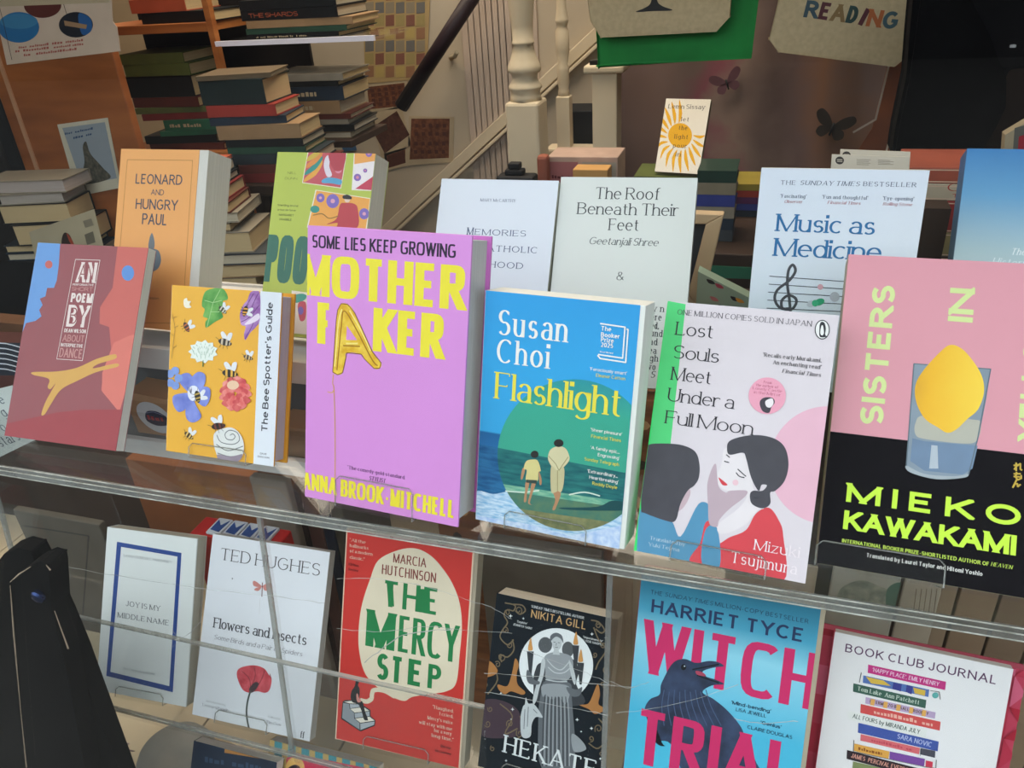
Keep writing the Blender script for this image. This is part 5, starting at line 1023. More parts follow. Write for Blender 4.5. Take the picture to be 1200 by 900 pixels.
zgs = at(345, 47, Yb - .01).z; bcb((u0 + .0082, Yb + .002, zgs - .006), (bxr - .0002, Yb + .18, zgs), 'added_glass_shelf', ACRYL); bcb((u0 + .0082, Yb - .006, zgs - .008), (bxr - .001, Yb + .0018, zgs + .003), 'reflection_streak_strip', M('f4f2ff', .3, .01))  # white strip paints a reflection streak; the shelf is added to carry it
bcb((bx0 + .0162, Yb + .21, 0), (xr2 - .05, Yb + .22, 1.7), 'back_panel', DRK)
GC = 'old books crammed in the bookcase'
def rowpile(xc, z, items, where):
    for i, (w, t, side, col, pg, yaw, dep, dx, txt) in enumerate(items):
        lab = '%s book %s, %s up %s' % (COLN.get(col, 'dark'), 'with page edges out' if side == 'P' else ('with lettered spine' if txt else 'with plain spine'), ORD[i], where)
        flat_book('old_book', lab, (xc + dx, Yb + .02 + dep / 2, z), yaw, w, dep, t, col, pg, GC, side, txt=txt, txtcol='b4593a' if txt == 'THE SHARDS' else 'b9a888'); z += t + .0003
    return z
xm = at(195, 110, Yb).x
rowpile(xm, zs2 + .0004, [(.22, .016, 'F', '5c2a22', pgc, 3, .15, .0, ''), (.20, .020, 'F', '16181a', pgc, 8, .14, -.02, ''), (.18, .012, 'F', '2f6a50', 'a9bf9a', 12, .14, .02, ''), (.16, .026, 'F', '2f6a50', pgw, 6, .14, .03, '-'), (.20, .016, 'F', '7a2a28', pgc, 10, .14, -.01, ''), (.21, .014, 'F', '5f6a3a', pgc, 9, .14, -.02, ''), (.19, .024, 'F', '5c2a22', pgc, 3, .15, -.03, ''), (.2, .05, 'F', '16181a', pgc, 3, .15, -.04, ''), (.19, .028, 'F', '5f6a3a', pgc, 2, .15, -.03, ''), (.18, .024, 'F', '5f6a3a', pgc, 4, .15, -.04, '')], 'left of the bookcase upright')
rowpile(at(180, 25, Yb).x, zs1 + .0104, [(.2, .024, 'F', '16181a', pgc, 0, .15, .05, ''), (.15, .03, 'F', 'b2563a', pgc, 4, .15, -.0, '')], 'on the bookcase top left board')
x4 = at(340, 60, Yb).x
rowpile(x4, zgs + .0006, [(.24, .012, 'F', '16181a', pgc, 0, .16, -.0, '-'), (.26, .012, 'F', '2c4a3a', pgc, 1, .16, .01, ''), (.27, .016, 'F', '9a7c5a', pgc, 2, .15, .02, ''), (.25, .022, 'F', '16181a', pgw, 0, .15, -.0, 'THE SHARDS'), (.25, .020, 'F', '16181a', pgw, 0, .15, -.0, '')], 'on the added glass shelf')
rowpile(at(350, 140, Yb).x, zs3 + .0004, [(.17, .016, 'P', '6a5a44', pgw, 4, .15, .03, ''), (.21, .016, 'F', '16181a', 'b9b0a0', 4, .15, .02, ''), (.2, .012, 'F', '8f8676', 'b9b0a0', 5, .15, .01, ''), (.22, .012, 'F', '5c2a22', pgw, 4, .15, .01, ''), (.20, .030, 'F', '9a7c5a', pgw, 2, .15, .0, '-'), (.2, .032, 'F', '24303e', pgc, 4, .16, .01, '-'), (.19, .012, 'F', '16181a', pgc, 2, .15, .01, ''), (.2, .016, 'F', '8f8676', pgc, 2, .15, .02, '')], 'under the added glass shelf')
# leaning pile in front of the bookcase
xl0, zl0 = at(262, 205, 1.55).x, at(300, 205, 1.55).z
tb2 = empty('stool', (at(318, 205, 1.55).x, 1.47, 0)); tag(tb2, 'dark stool under the leaning pile of dark old books', 'stool'); MB().box((-.11, 0, zl0 - .025), (.11, .17, zl0 - .0004)).build('seat', DKW, tb2, bevel=.003)
for sx_ in (-.09, .09):
    for y_ in (.02, .15): MB().box((sx_ - .013, y_ - .013, 0), (sx_ + .013, y_ + .013, zl0 - .0252)).build('leg', DKW, tb2)
z = zl0; xb_ = at(318, 205, 1.55).x
for i, (w, t, col, pg, yaw, dx) in enumerate(((.22, .02, '7a2a28', pgc, 8, .06), (.2, .018, '5c2a22', pgc, 10, .06), (.2, .022, '2a3338', pgw, 8, .04), (.18, .014, '2c4a3a', pgc, 8, .03), (.18, .016, '16181a', pgw, 6, .03), (.19, .030, '9a7c5a', pgc, 8, .02), (.17, .016, '24303e', pgc, 12, -.005), (.16, .024, 'a03a30', pgc, 6, -.01), (.15, .05, '1f2a2a', pgc, 4, -.02), (.16, .010, '6a5a44', pgw, 14, -.02))):
    flat_book('old_book', '%s book, %s up in the leaning pile in front of the bookcase' % (COLN[col], ORD[i]), (xb_ + dx, 1.555, z), yaw, w, .12, t, col, pg, 'leaning pile of old books', 'F'); z += t + .0003

# ================================================================ stair wall, handrail, newel, balusters
Yw = 2.42
xw0, xw1 = at(395, 160, Yw).x - .06, at(745, 100, Yw).x
wl = struct(MB().box((xw0, Yw, 0), (xw1, Yw + .08, 2.6)).build('wall_stairs', M('bdb09c', .85, .06, 3, .15)))
for i in range(12):
    xx = at(546 + 7 * i, 90, Yw).x; MB().box((xx, Yw - .008, .2), (xx + .026, Yw - .0002, 2.3)).build('panel_board', M('bfaea0', .7, .04, 6), wl, bevel=.002)
def diag(p0, p1, Y, wd, th, nm, mat, parent=None):
    A_, B_ = at(*p0, Y), at(*p1, Y); d = (B_ - A_); d.y = 0; L = d.length; d.normalize(); n = Vector((-d.z, 0, d.x)) * wd / 2
    return MB().add([A_ - n, B_ - n, B_ + n, A_ + n] + [p + Vector((0, th, 0)) for p in (A_ - n, B_ - n, B_ + n, A_ + n)], [(0, 1, 2, 3), (7, 6, 5, 4), (0, 4, 5, 1), (1, 5, 6, 2), (2, 6, 7, 3), (3, 7, 4, 0)]).build(nm, mat, parent, bevel=.002)
WH = M('d8c9ae', .6, .04, 8, .05)
struct(diag((400, 318), (720, 20), Yw - .022, .032, .013, 'trim_stringer', WH)); struct(diag((405, 326), (725, 30), Yw - .026, .010, .017, 'trim_stringer_bead', WH))
hr = empty('handrail', at(470, 125, 2.3)); tag(hr, 'dark wooden handrail running steeply up the cream stair wall', 'handrail')
A_, B_ = at(472, 122, 2.3), at(572, -32, 2.3)
o = MB().tube([(0, 0, 0), B_ - A_], .022, 10).build('rail', M('2b1f24', .4, .1, 12), hr, True)
o = MB().tube([at(535, 62, 2.33) - hr.location, at(533, 66, 2.36) - hr.location, at(528, 68, 2.416) - hr.location], .007, 8).build('bracket', CRM, hr, True)
# prints pasted on the stair wall
BRN = M('7a4a30', .7, .25, 60, 0, '55301f')
def prt(label, corners, inner, mat=BRN, marks=()):
    r, a = sheet('picture_print', label, 'picture', corners, Yw - .003, 'b7a68a')
    a.poly(inner, mat, 'picture')
    xs = [p[0] for p in inner]; ys = [p[1] for p in inner]; cx, cy = sum(xs) / 4, sum(ys) / 4
    random.seed(int(cx)); a.many([[(cx + (p[0] - cx) * .0 + u * (inner[1][0] - inner[0][0]) * .4 + v_ * (inner[3][0] - inner[0][0]) * .4 + ddx, cy + u * (inner[1][1] - inner[0][1]) * .4 + v_ * (inner[3][1] - inner[0][1]) * .4 + ddy) for p, ddx, ddy in ((inner[0], -2, -2), (inner[1], 2, -2), (inner[2], 2.5, 2), (inner[3], -1.5, 2.5))] for u in (-.9, -.45, 0, .45, .9) for v_ in (-.8, -.3, .3, .8)], '4f2c20', 'lino_mark')
    return a
prt('brown block print of small figures on white, squarest of the group on the stair wall', [(479, 136), (532, 137), (531, 190), (478, 194)], [(482, 139), (527, 139), (526, 185), (480, 187)])
prt('tilted dark brown square print below the handrail end', [(434, 133), (470, 124), (482, 170), (449, 192)], [(435, 150), (465, 130), (480, 158), (451, 180)], M('5c3a2c', .7, .25, 60, 0, '40261d'))
prt('brown strip print just left of the lower handrail end', [(426, 99), (478, 92), (480, 126), (434, 131)], [(430, 102), (474, 97), (475, 124), (433, 128)])
prt('small brown print at the bottom of the group beside the lime green book', [(450, 180), (478, 172), (478, 194), (453, 200)], [(453, 182), (475, 175), (475, 191), (455, 197)])
r, a = sheet('collage_poster', 'faded patchwork collage poster high on the stair wall behind the handrail', 'poster', [(424, -20), (505, -30), (500, 92), (428, 98)], Yw - .004, 'ad9468')
for i in range(6):
    for j in range(7):
        x, y = 428 + 12 * i, -12 + 15 * j; a.poly([(x, y), (x + 10, y - 1), (x + 10, y + 12), (x, y + 13)], ('8f6a50', '9a8a5c', '6c6a68', 'b09a60', '7d5548', '8a7f6c')[(i * 3 + j * 5) % 6], 'patch_print')
r, a = sheet('bookmark_card', 'blue card with a pale disc stuck beside the lime green book on the stair wall', 'card', [(398, 155), (413, 152), (418, 176), (402, 178)], Yw - .003, '3c5f88'); a.ell(407, 163, 4, 5, '9aa08a', name='disc_print')
def lathe_at(root, name, px, prof_px, Y, mat, sq=None):
    """prof_px: (y pixel, width pixel) pairs from the top down"""
    k = (at(px, 100, Y) - CAM).length / FPX * .97
    P_ = [(w * k / 2, at(px, y, Y).z) for y, w in reversed(prof_px)]
    MB().lathe(P_, 28, (0, 0, 0)).build(name, mat, root, True)
Yn = 2.08
nw = empty('newel_post', (at(618, 150, Yn).x, Yn, 0)); tag(nw, 'thick white turned newel post at the foot of the stairs', 'newel post')
lathe_at(nw, 'turned_shaft', 618, [(-60, 27), (-10, 30), (30, 24), (47, 23), (48, 25), (51, 25), (52, 23), (62, 26), (72, 33), (77, 37), (81, 38), (84, 36), (86, 30), (92, 29), (97, 33), (100, 38), (103, 38), (105, 34), (112, 34), (117, 37)], Yn, WH)
k_ = (at(618, 150, Yn) - CAM).length / FPX
z1_ = at(618, 117, Yn).z; MB().box((-.0455, -.0455, 0), (.0455, .0455, z1_)).build('square_base', WH, nw, bevel=.008)
bs = empty('baluster', (at(662, 150, 2.2).x, 2.2, 0)); tag(bs, 'slim white turned baluster right of the newel post', 'baluster')
lathe_at(bs, 'turned_shaft', 662, [(-60, 9), (-5, 9), (15, 12), (22, 14), (25, 15), (28, 12), (32, 11), (36, 15), (60, 15), (75, 10), (78, 13), (82, 13), (86, 13), (97, 14), (103, 11), (106, 12), (112, 14)], 2.2, WH)
MB().box((-.019, -.019, at(662, 172, 2.2).z), (.019, .019, at(662, 112, 2.2).z)).build('square_base', WH, bs, bevel=.003)
rl = empty('stair_base_rail', (at(676, 176, 2.2).x, 2.17, at(676, 182, 2.2).z)); tag(rl, 'white rounded base rail under the baluster', 'rail'); MB().box((-.085, 0, 0), (.085, .07, .024)).build('rail', WH, rl, bevel=.006); MB().box((-.08, .01, -rl.location.z), (.08, .06, -.0002)).build('riser_board', CRM, rl)
bp = empty('dark_gap_fill', (at(684, 165, 2.26).x, 2.25, at(684, 170, 2.25).z + .004)); tag(bp, 'black fill painting the dark gap behind the slim baluster and pale pillar', 'box'); MB().box((-.06, 0, -bp.location.z), (.045, .12, at(684, 130, 2.25).z - bp.location.z)).build('body', BLK, bp, bevel=.003)  # black solid painting the dark gap beside the baluster
wp_ = empty('pillar', (at(709, 130, 2.14).x, 2.12, 0)); tag(wp_, 'short pale pillar with a moulded cap under the green bag', 'pillar')
zc_ = at(709, 76, 2.12).z; MB().box((-.030, 0, 0), (.035, .07, zc_ - .02)).build('shaft', WH, wp_, bevel=.003); MB().box((-.05, -.012, zc_ - .02), (.055, .085, zc_)).build('cap', WH, wp_, bevel=.006); MB().box((-.035, .0, zc_), (-.01, .02, zc_ + .01)).build('latch', BLK, wp_)

# ================================================================ counter with boxes and books behind the white rear-row books
ctz = at(700, 262, 1.9).z
ct = empty('shop_table', (-.25, 1.72, 0)); tag(ct, 'dark shop table behind the white rear-row books', 'table')
MB().box((-.42, 0, ctz - .03), (.62, .249, ctz)).build('tabletop', DKW, ct, bevel=.003); MB().box((-.09, .2492, ctz - .03), (.62, .44, ctz)).build('table_flap', DKW, ct, bevel=.003)
for sx_ in (-.39, .59):
    for y_ in (.03, .22): MB().box((sx_ - .02, y_ - .02, 0), (sx_ + .02, y_ + .02, ctz - .0302)).build('leg', DKW, ct)
def onct(name, label, cat, x0, x1, ytop, Y, dep, mats, bevel=.002, group=None):
    a_, b_ = at(x0, ytop, Y), at(x1, ytop, Y); w = b_.x - a_.x; root = empty(name, ((a_.x + b_.x) / 2, Y, ctz + .0004)); tag(root, label, cat, group); h = (a_.z + b_.z) / 2 - ctz
    MB().box((-w/2, 0, 0), (w/2, dep, h)).build('body', mats, root, bevel=bevel); return root, w, h
r, w, h = onct('game_box', 'pink and cream printed box under the stair rail', 'box', 641, 724, 184, 1.86, .10, M('b59a8c', .6, .1, 20)); a = Art(r, -w/2, w/2, 0, h, None); a.poly([(-w * .48, h * .2), (-.01, h * .2), (-.01, h * .93), (-w * .48, h * .93)], '9c6264', 'panel_print'); a.poly([(.0, h * .2), (w * .48, h * .2), (w * .48, h * .93), (.0, h * .93)], '9c9488', 'panel_print'); a.dashes([(-w * .44, h * .7, -.02, h * .7)], .01, '5a2a30')
onct('cardboard_box', 'small tan cardboard box in front of the pink box', 'box', 671, 712, 199, 1.80, .05, M('c99a5c', .7, .1, 12))
onct('clay_bottle', 'reddish clay jar left of the pink printed box', 'jar', 628, 641, 183, 1.82, .03, M('9c5844', .6, .15, 12), .008)
gd = empty('desk_gadget', (at(605, 205, 1.9).x, 1.88, ctz + .0004)); tag(gd, 'black gadget with a small clamp head above the white memoir', 'gadget')
zt_ = at(605, 205, 1.9).z - ctz; MB().box((-.05, 0, 0), (.05, .05, zt_)).build('body', BLK, gd, bevel=.008); MB().box((-.028, .01, zt_ + .0002), (.02, .04, zt_ + .014)).build('shoulder', BLK, gd, bevel=.004); MB().box((-.018, .012, zt_ + .0142), (.012, .036, zt_ + .03)).build('clamp_head', BLK, gd, bevel=.003)
onct('clear_card_holder', 'clear card holder left of the black gadget', 'card holder', 541, 578, 202, 1.86, .03, THIN, 0)
# books under the little sun book, and the colourful pile to its right
z = ctz + .0004; xL = at(805, 200, 1.98).x; zt_ = .8805 - .0003; n = 5; th = (zt_ - z) / n
for i, c in enumerate(('2c4a3a', '5c2a22', '1f2a2a', '3a3f44', '5f6a3a')):
    flat_book('stacked_book', '%s book, %s up in the pile under the little sun book' % (COLN[c], ORD[i]), (xL - .01, 2.045, z), 0, .24, .13, th - .0003, c, pgw, 'books under the sun book', 'F'); z += th
z = ctz + .0004; xR = at(838, 240, 1.8).x; ztp = at(838, 200, 1.8).z; cs = ('3a3f44', '24303e', '8f8676', '34408a', '8a7f6a', '1f3a30'); th = (ztp - z) / len(cs); COLN['34408a'] = 'blue'; COLN['8a7f6a'] = 'patterned grey'; COLN['1f3a30'] = 'dark green'
for i, c in enumerate(cs):
    flat_book('stacked_book', '%s book, %s up in the pile right of the centre white book' % (COLN[c], ORD[i]), (xR, 1.855, z), 0, .085, .11, th - .0003, c, pgw, 'colourful pile by the rear row', 'F'); z += th
z = ctz + .0004; xR = at(868, 250, 1.95).x
for i, c in enumerate(('24303e', '34408a', '5a2a5c', 'a03a30', '9a8a3a')):
    COLN['5a2a5c'] = 'purple'; COLN['9a8a3a'] = 'mustard'; flat_book('stacked_book', '%s book, %s up in the low bright pile at the table\'s right' % (COLN[c], ORD[i]), (xR, 2.05, z), 0, .11, .12, .016, c, pgw, 'low bright pile', 'F'); z += .0163
# table edge strip in green
MB().box((-.42, -.004, ctz - .055), (.62, -.0002, ctz - .028)).build('green_apron', M('2a6a50', .6, .1, 8), ct)
# pale wooden frame leaning behind the off-white book
fm = empty('leaning_picture', (at(800, 300, 1.0).x, 1.0, at(820, 360, 1.0).z)); tag(fm, 'pale wooden picture frame leaning behind the off-white book', 'frame')
q = [at(x, y, 1.0) - fm.location for x, y in ((700, 246), (848, 252), (822, 365), (676, 358))]; q2 = [at(x, y, 1.0) - fm.location for x, y in ((712, 260), (827, 263), (806, 345), (700, 340))]
for i in range(4):
    j = (i + 1) % 4; P4 = [q[i], q[j], q2[j], q2[i]]
    MB().add([Vector((p.x, 0, p.z)) for p in P4] + [Vector((p.x, .018, p.z)) for p in P4], [(0, 1, 2, 3), (7, 6, 5, 4), (0, 4, 5, 1), (1, 5, 6, 2), (2, 6, 7, 3), (3, 7, 4, 0)]).build('frame_rail', M('cdb08a', .6, .08, 10), fm, bevel=.0015)
MB().add([Vector((p.x, .012, p.z)) for p in q2], [(0, 1, 2, 3)]).build('dark_panel', M('2c3238', .5), fm)
q_z = fm.location.z
sb_ = empty('display_block', (at(835, 362, 1.0).x, .965, .4585)); tag(sb_, 'dark block under the pale frame and the mint game box', 'display block'); MB().box((-.16, 0, 0), (.12, .11, q_z - .4589)).build('body', DKW, sb_)
r, a = sheet('mint_box', 'mint green card box lid with little black and orange fish shapes', 'box', [(818, 318), (880, 350), (882, 385), (815, 368)], .93, M('9fb5a0', .5, .05, 20), .02)
for x, y, c in ((832, 330, '2c2c30'), (842, 335, 'b0455a'), (860, 350, '2c2c30'), (866, 352, 'e09a3a'), (836, 350, 'c97a7a'), (846, 360, '4a5a5a')): a.blob([(x - 4, y - 3), (x + 3, y - 1), (x + 6, y + 3), (x - 1, y + 2)], c, 'fish_print')

# ================================================================ bags, curtain, coat
Yt = 1.62
rail = empty('hanging_rail', (-.05, Yt + .02, 1.86)); tag(rail, 'metal rail the bags hang from, above the view', 'rail'); MB().tube([(-.95, 0, 0), (1.6, 0, 0)], .012, 10).build('rail', M('6a6a6c', .3, .05, 10, 0, None, 1.0), rail, True)
for x in (-.94, 1.55): MB().tube([(x, 0, .01), (x, 0, .739)], .006, 8).build('hanger_rod', M('6a6a6c', .3, .05, 10, 0, None, 1.0), rail, True)
def bag(name, label, corners, Y, col, th=.02, handle='c9b48c'):
    q = [at(x, y, Y) for x, y in corners]; cx = sum(p.x for p in q) / len(q); zb = min(p.z for p in q); root = empty(name, (cx, Y, zb)); tag(root, label, 'bag')
    pts = [(p.x - cx, p.z - zb) for p in q]; MB().prism(pts, 0, th).build('bag_body', col, root, bevel=.006)
    w = max(p[0] for p in pts) - min(p[0] for p in pts); zt = max(p[1] for p in pts); zr = 1.86 - zb
    for y_ in (.004, th - .004):
        MB().tube([(-w * .22, y_, zt - .005), (-w * .2, y_, (zt + zr) / 2), (0, Yt + .02 - Y, zr + .0125), (w * .2, y_, (zt + zr) / 2), (w * .22, y_, zt - .005)], .006, 6).build('handle', M(handle, .8), root, True)
    MB().prism([(p[0] * .97, p[1] * .97 + zt * .012) for p in pts], -.0012, .0002).build('front_panel', col, root)
    xs = [p[0] for p in pts]
    return root, Art(root, min(xs), max(xs), 0, zt, (0, 0, 1), -.0014)
CV = M('c9b590', .85, .06, 120, .5); GB_ = M('1c8a3c', .6, .12, 14, .3)
r, a = bag('green_bag', 'bright green shopping bag hanging behind the tree-print canvas tote', [(690, -150), (905, -160), (877, 65), (702, 77)], Yt + .03, GB_, .018, '1c8a3c')
r, a = bag('canvas_tote_bag', 'cream canvas tote with the foot of a black tree print, in front of green bag', [(668, -160), (868, -170), (855, 20), (839, 36), (704, 44), (692, 24)], Yt, CV)
a.blob([(745, 14), (756, 9), (763, 2), (765, -20), (769, -20), (770, 0), (776, 7), (788, 12), (766, 13)], '2a2a2c', 'tree_print'); a.blob([(735, -40), (750, -80), (770, -90), (795, -70), (800, -35), (768, -20)], '2a2a2c', 'tree_print')
r, a = bag('canvas_tote_bag', 'cream canvas tote printed READING in mixed colours, right of the green bag', [(935, -150), (1122, -140), (1086, 0), (1068, 62), (1048, 77), (912, 61), (901, 46), (912, 0)], Yt, CV)
for i, (ch, x0, x1, c) in enumerate((('R', 941, 957, '3f5560'), ('E', 958, 971, '5c2f36'), ('A', 972, 989, '8a7048'), ('D', 990, 1002, '2f4644'), ('I', 1005, 1010, '5c2f36'), ('N', 1014, 1031, 'b5683c'), ('G', 1032, 1050, '47616a'))):
    a.text(ch, (x0, 20 + i * 2.1), (x1, 22 + i * 2.1), 20, c, 'fat', 'bag_lettering')
def cloth(name, label, cat, x0, x1, y0, y1, Y, mat, amp=.015, waves=6):
    A_, B_ = at(x0, (y0 + y1) / 2, Y), at(x1, (y0 + y1) / 2, Y); zt, zb = at(x0, y0, Y).z, at(x0, y1, Y).z; w = B_.x - A_.x; root = empty(name, ((A_.x + B_.x) / 2, Y, zb)); tag(root, label, cat)
    NX, NZ = 60, 8; v = [((i / NX - .5) * w, amp * sin(i / NX * waves * 2 * pi) * (1.2 - .4 * j / NZ), j / NZ * (zt - zb)) for j in range(NZ + 1) for i in range(NX + 1)]
    f = [(j * (NX + 1) + i, j * (NX + 1) + i + 1, (j + 1) * (NX + 1) + i + 1, (j + 1) * (NX + 1) + i) for j in range(NZ) for i in range(NX)]
    o = link('cloth', v, f, mat, root, None, True); s_ = o.modifiers.new('thickness', 'SOLIDIFY'); s_.thickness = .002
    return root, w, zt - zb
CUR = GRAD('print_floral_cloth', [(0, '6a5550'), (.28, '77625c'), (.36, '86505a'), (.42, '8a756c'), (.55, '655250'), (.68, '7a5844'), (.76, '6a5854'), (1, '4a3c3a')], 0, -.55, .55, .45, 4, .9)
r, w, h = cloth('floral_curtain', 'mauve and orange floral voile curtain behind the hanging bags', 'curtain', 722, 1100, -120, 330, 2.36, CUR, .008, 4)
def butterfly(label, cx, cy, s, Y, ang, col='2e2620'):
    p = at(cx, cy, Y); root = empty('butterfly_decoration', p, (0, rad(ang), 0)); tag(root, label, 'butterfly decoration', 'dark butterfly cut-outs'); k = s
    for sg, nm in ((1, 'upper_wing'), (-1, 'upper_wing')): MB().prism(smooth([(0, 0), (sg * .3 * k, .5 * k), (sg * .75 * k, .75 * k), (sg * .95 * k, .5 * k), (sg * .6 * k, .08 * k)]), 0, .002).build(nm, M(col, .7, .1, 30), root); MB().prism(smooth([(0, -.01 * k), (sg * .55 * k, -.02 * k), (sg * .65 * k, -.35 * k), (sg * .3 * k, -.5 * k)]), 0, .002).build('lower_wing', M(col, .7, .1, 30), root)
    MB().tube([(0, -.002, -.35 * k), (0, -.002, .25 * k)], .05 * k, 8).build('body', BLK, root, True)
butterfly('dark butterfly cut-out on the curtain right of centre, under the READING tote', 975, 150, .055, 2.33, 15)
butterfly('fainter plum butterfly cut-out on the curtain under the green bag', 852, 98, .045, 2.335, -20, '6a4650')
# plastic-edged banner beside the coat
r, a = sheet('banner', 'brown and orange patterned banner with a thin white edge beside the black coat', 'banner', [(1045, -30), (1094, -35), (1036, 200), (990, 200), (1022, 150), (1040, 75)], 1.75, M('6a4030', .7, .3, 12, 0, '8a4a28'))
a.lines([[(1092, -30), (1060, 100), (1038, 180)]], .004, 'c9b8a0', 'edge_print'); a.lines([[(1042, 75), (1026, 140), (1000, 155)]], .004, 'b0a090', 'edge_print'); a.lines([[(1066, 85), (1056, 130)]], .006, 'b8402c', 'edge_print')
ck = empty('black_coat', at(1120, 180, 1.35)); tag(ck, 'black coat hanging at the right, hiding most of the room behind', 'coat')
q = [at(x, y, 1.35) - ck.location for x, y in ((1094, -60), (1062, 90), (1046, 170), (1052, 186), (1100, 190), (1140, 186), (1154, 168), (1178, 92), (1195, 80), (1260, 70), (1290, -60))]
MB().prism(smooth([(p.x, p.z) for p in q], 3), 0, .07).build('body', DULL(M('0c0b0d', .9, .1, 30, .3)), ck, True)
MB().prism(smooth([(p.x * .97 + .002, p.z * .97 + .002) for p in q[:8]], 3), -.006, .0).build('front_flap', DULL(M('0b0a0c', .9, .1, 30, .3)), ck, True)
b_ = at(1188, 53, 1.345) - ck.location; MB().lathe([(.0001, -.003), (.004, -.003), (.004, .0), (.0001, .001)], 14, (0, 0, 0)).build('button', M('b9b9bc', .3), ck).location = (b_.x, -.002, b_.z)
zz = at(1190, -60, 1.35).z; MB().tube([(.04, .035, zz - ck.location.z - .02), (.04, .035, 1.86 - ck.location.z), (.04, Yt + .02 - 1.35, 1.872 - ck.location.z)], .004, 8).build('hanging_loop', BLK, ck)
r, a = sheet('picture_book', 'book with cream cover, grey border and red panel at the right edge behind the coat', 'book', [(1178, 158), (1225, 130), (1225, 240), (1172, 240)], 1.22, M('a8987c', .6, .1, 20), .02)
a.poly([(1189, 150), (1225, 140), (1225, 215), (1184, 215)], '5c5a54'); a.poly([(1194, 160), (1225, 150), (1225, 210), (1190, 210)], '9a2230')
rb_ = empty('display_block', (at(1180, 240, 1.22).x + .06, 1.2, .4585)); rb_.location.y = 1.14; rb_.location.z = 0; tag(rb_, 'dark block in the shadow behind the blue faded paperback', 'display block'); MB().box((-.25, 0, 0), (.16, .14, at(1172, 240, 1.22).z - .0006)).build('body', DKW, rb_)
# dark partition closing the view behind coat
struct(MB().box((at(1035, 60, 2.6).x, 2.6, 0), (X1 - .001, 2.65, 2.6)).build('wall_partition', M('2c2220', .9, .1, 4)))
# cards standing behind Music as Medicine
for i, (c_, x0, lab) in enumerate((([(985, 175), (1067, 178), (1063, 235), (980, 232)], 986, 'rear cream appointment card with round black mark, peeping over the blue-titled book'), ([(975, 181), (1066, 184), (1062, 240), (970, 237)], 978, 'front cream appointment card with round black mark, over the blue-titled book'))):
    r, a = sheet('business_card', lab, 'card', c_, .845 - i * .006, M('cabfae', .6, .03, 20), .001, 'cream cards behind the blue-titled book')
    a.ell(x0 + 6, 188 - (1 - i) * 6, 5, 4.6, '3a3634', name='round_mark'); a.lines([[(x0 + 3, 187 - (1 - i) * 6), (x0 + 9, 187.2 - (1 - i) * 6)], [(x0 + 3, 189 - (1 - i) * 6), (x0 + 9, 189.2 - (1 - i) * 6)]], .0007, 'cabfae', 'round_mark')
    if i:
        for k in range(4): a.lines([[(1004, 187 + k * 1.9), (1020 - 2 * (k % 2), 187.4 + k * 1.9)], [(1029, 187.6 + k * 1.6), (1043 + 4 * (k % 2), 188 + k * 1.6)]], .0005, '8a8276', 'small_print')
cbk = empty('card_block', (at(1020, 240, .86).x, .8385, .4585)); tag(cbk, 'wooden block holding the cream cards', 'display block'); MB().box((-.06, 0, 0), (.07, .03, at(975, 240, .84).z - .4592)).build('body', DKW, cbk)
# boxes seen between Music as Medicine and the blue book
zb_ = .4585; gx = at(1095, 250, .98).x
for i, (y0, y1, c, lab, t) in enumerate(((300, 420, '3a2a22', 'dark brown box, lowest in the stack left of the blue paperback', ''), (272, 300, '8a7a50', 'olive patterned box in the stack left of the blue paperback', ''), (235, 272, '8a2a26', 'red box in the stack left of the blue paperback', ''), (215, 235, 'b8a890', 'cream box lettered in red in the stack left of the blue paperback', 'OB'), (196, 215, 'a0503c', 'brick-red box, topmost in the stack left of the blue paperback', ''))):
    zt_ = at(1095, y0, .98).z; root = empty('boxed_game', (gx, .98, zb_)); tag(root, lab, 'box', 'boxes left of the blue paperback'); MB().box((-.034, 0, 0), (.04, .09, zt_ - zb_ - .0004)).build('body', M(c, .5, .1, 25), root, bevel=.001)
    ar = Art(root, -.034, .04, 0, zt_ - zb_, None); ar.lines([[(-.058, .002), (.058, .002)], [(-.058, zt_ - zb_ - .003), (.058, zt_ - zb_ - .003)]], .0012, 'c9a890', 'edge_print')
    if t: (ar.text(t, (.008, .011), (.036, .011), .009, 'a03a30', 'serifb', 'box_lettering'), ar.text('TOR', (.014, .004), (.036, .004), .004, 'a03a30', 'sansb', 'box_lettering'))
    zb_ = zt_

# ================================================================ small things around the riser
bx = empty('kraft_box', (at(180, 500, .622).x, .628, .9184)); tag(bx, 'brown kraft box with an oval white sticker on the grey tread beside the bee guide', 'box')
MB().prism([(-.030, 0), (.030, 0), (.034, .046), (-.034, .046)], 0, .034).build('body', M('b58a66', .7, .08, 15), bx, bevel=.002); MB().prism([(-.036, .0462), (.036, .0462), (.03, .052), (-.03, .056)], -.001, .035).build('folded_lid', M('c49a74', .7, .08, 15), bx, bevel=.001)
a = Art(bx, -.034, .034, 0, .046, None); a.poly([(.0 + .024 * cos(t) - .004 * sin(t), .024 + .021 * sin(t)) for t in [2 * pi * i / 30 for i in range(30)]], 'dfe0e4', 'oval_sticker'); a.blob([(-.014, .024), (-.008, .032), (.006, .033), (.018, .026), (.016, .016), (.0, .013), (-.012, .017)], '2a2a4c', 'badge_print'); a.dashes([(-.011, .020, .014, .020)], .008, 'b8343c'); a.lines([[(-.012, .029), (.0, .032), (.014, .029)]], .0006, '9aa4c4', 'badge_print')
kb = empty('kraft_box', (at(345, 485, .622).x + .004, .62, .9184)); tag(kb, 'plain brown kraft box on the tread between bee guide and pink hardback', 'box'); MB().box((-.03, 0, 0), (.026, .036, .036)).build('body', M('a88a6c', .7, .08, 15), kb, bevel=.002); MB().box((-.031, -.001, .0362), (.027, .037, .040)).build('lid', M('b89a7a', .7, .08, 15), kb, bevel=.001)
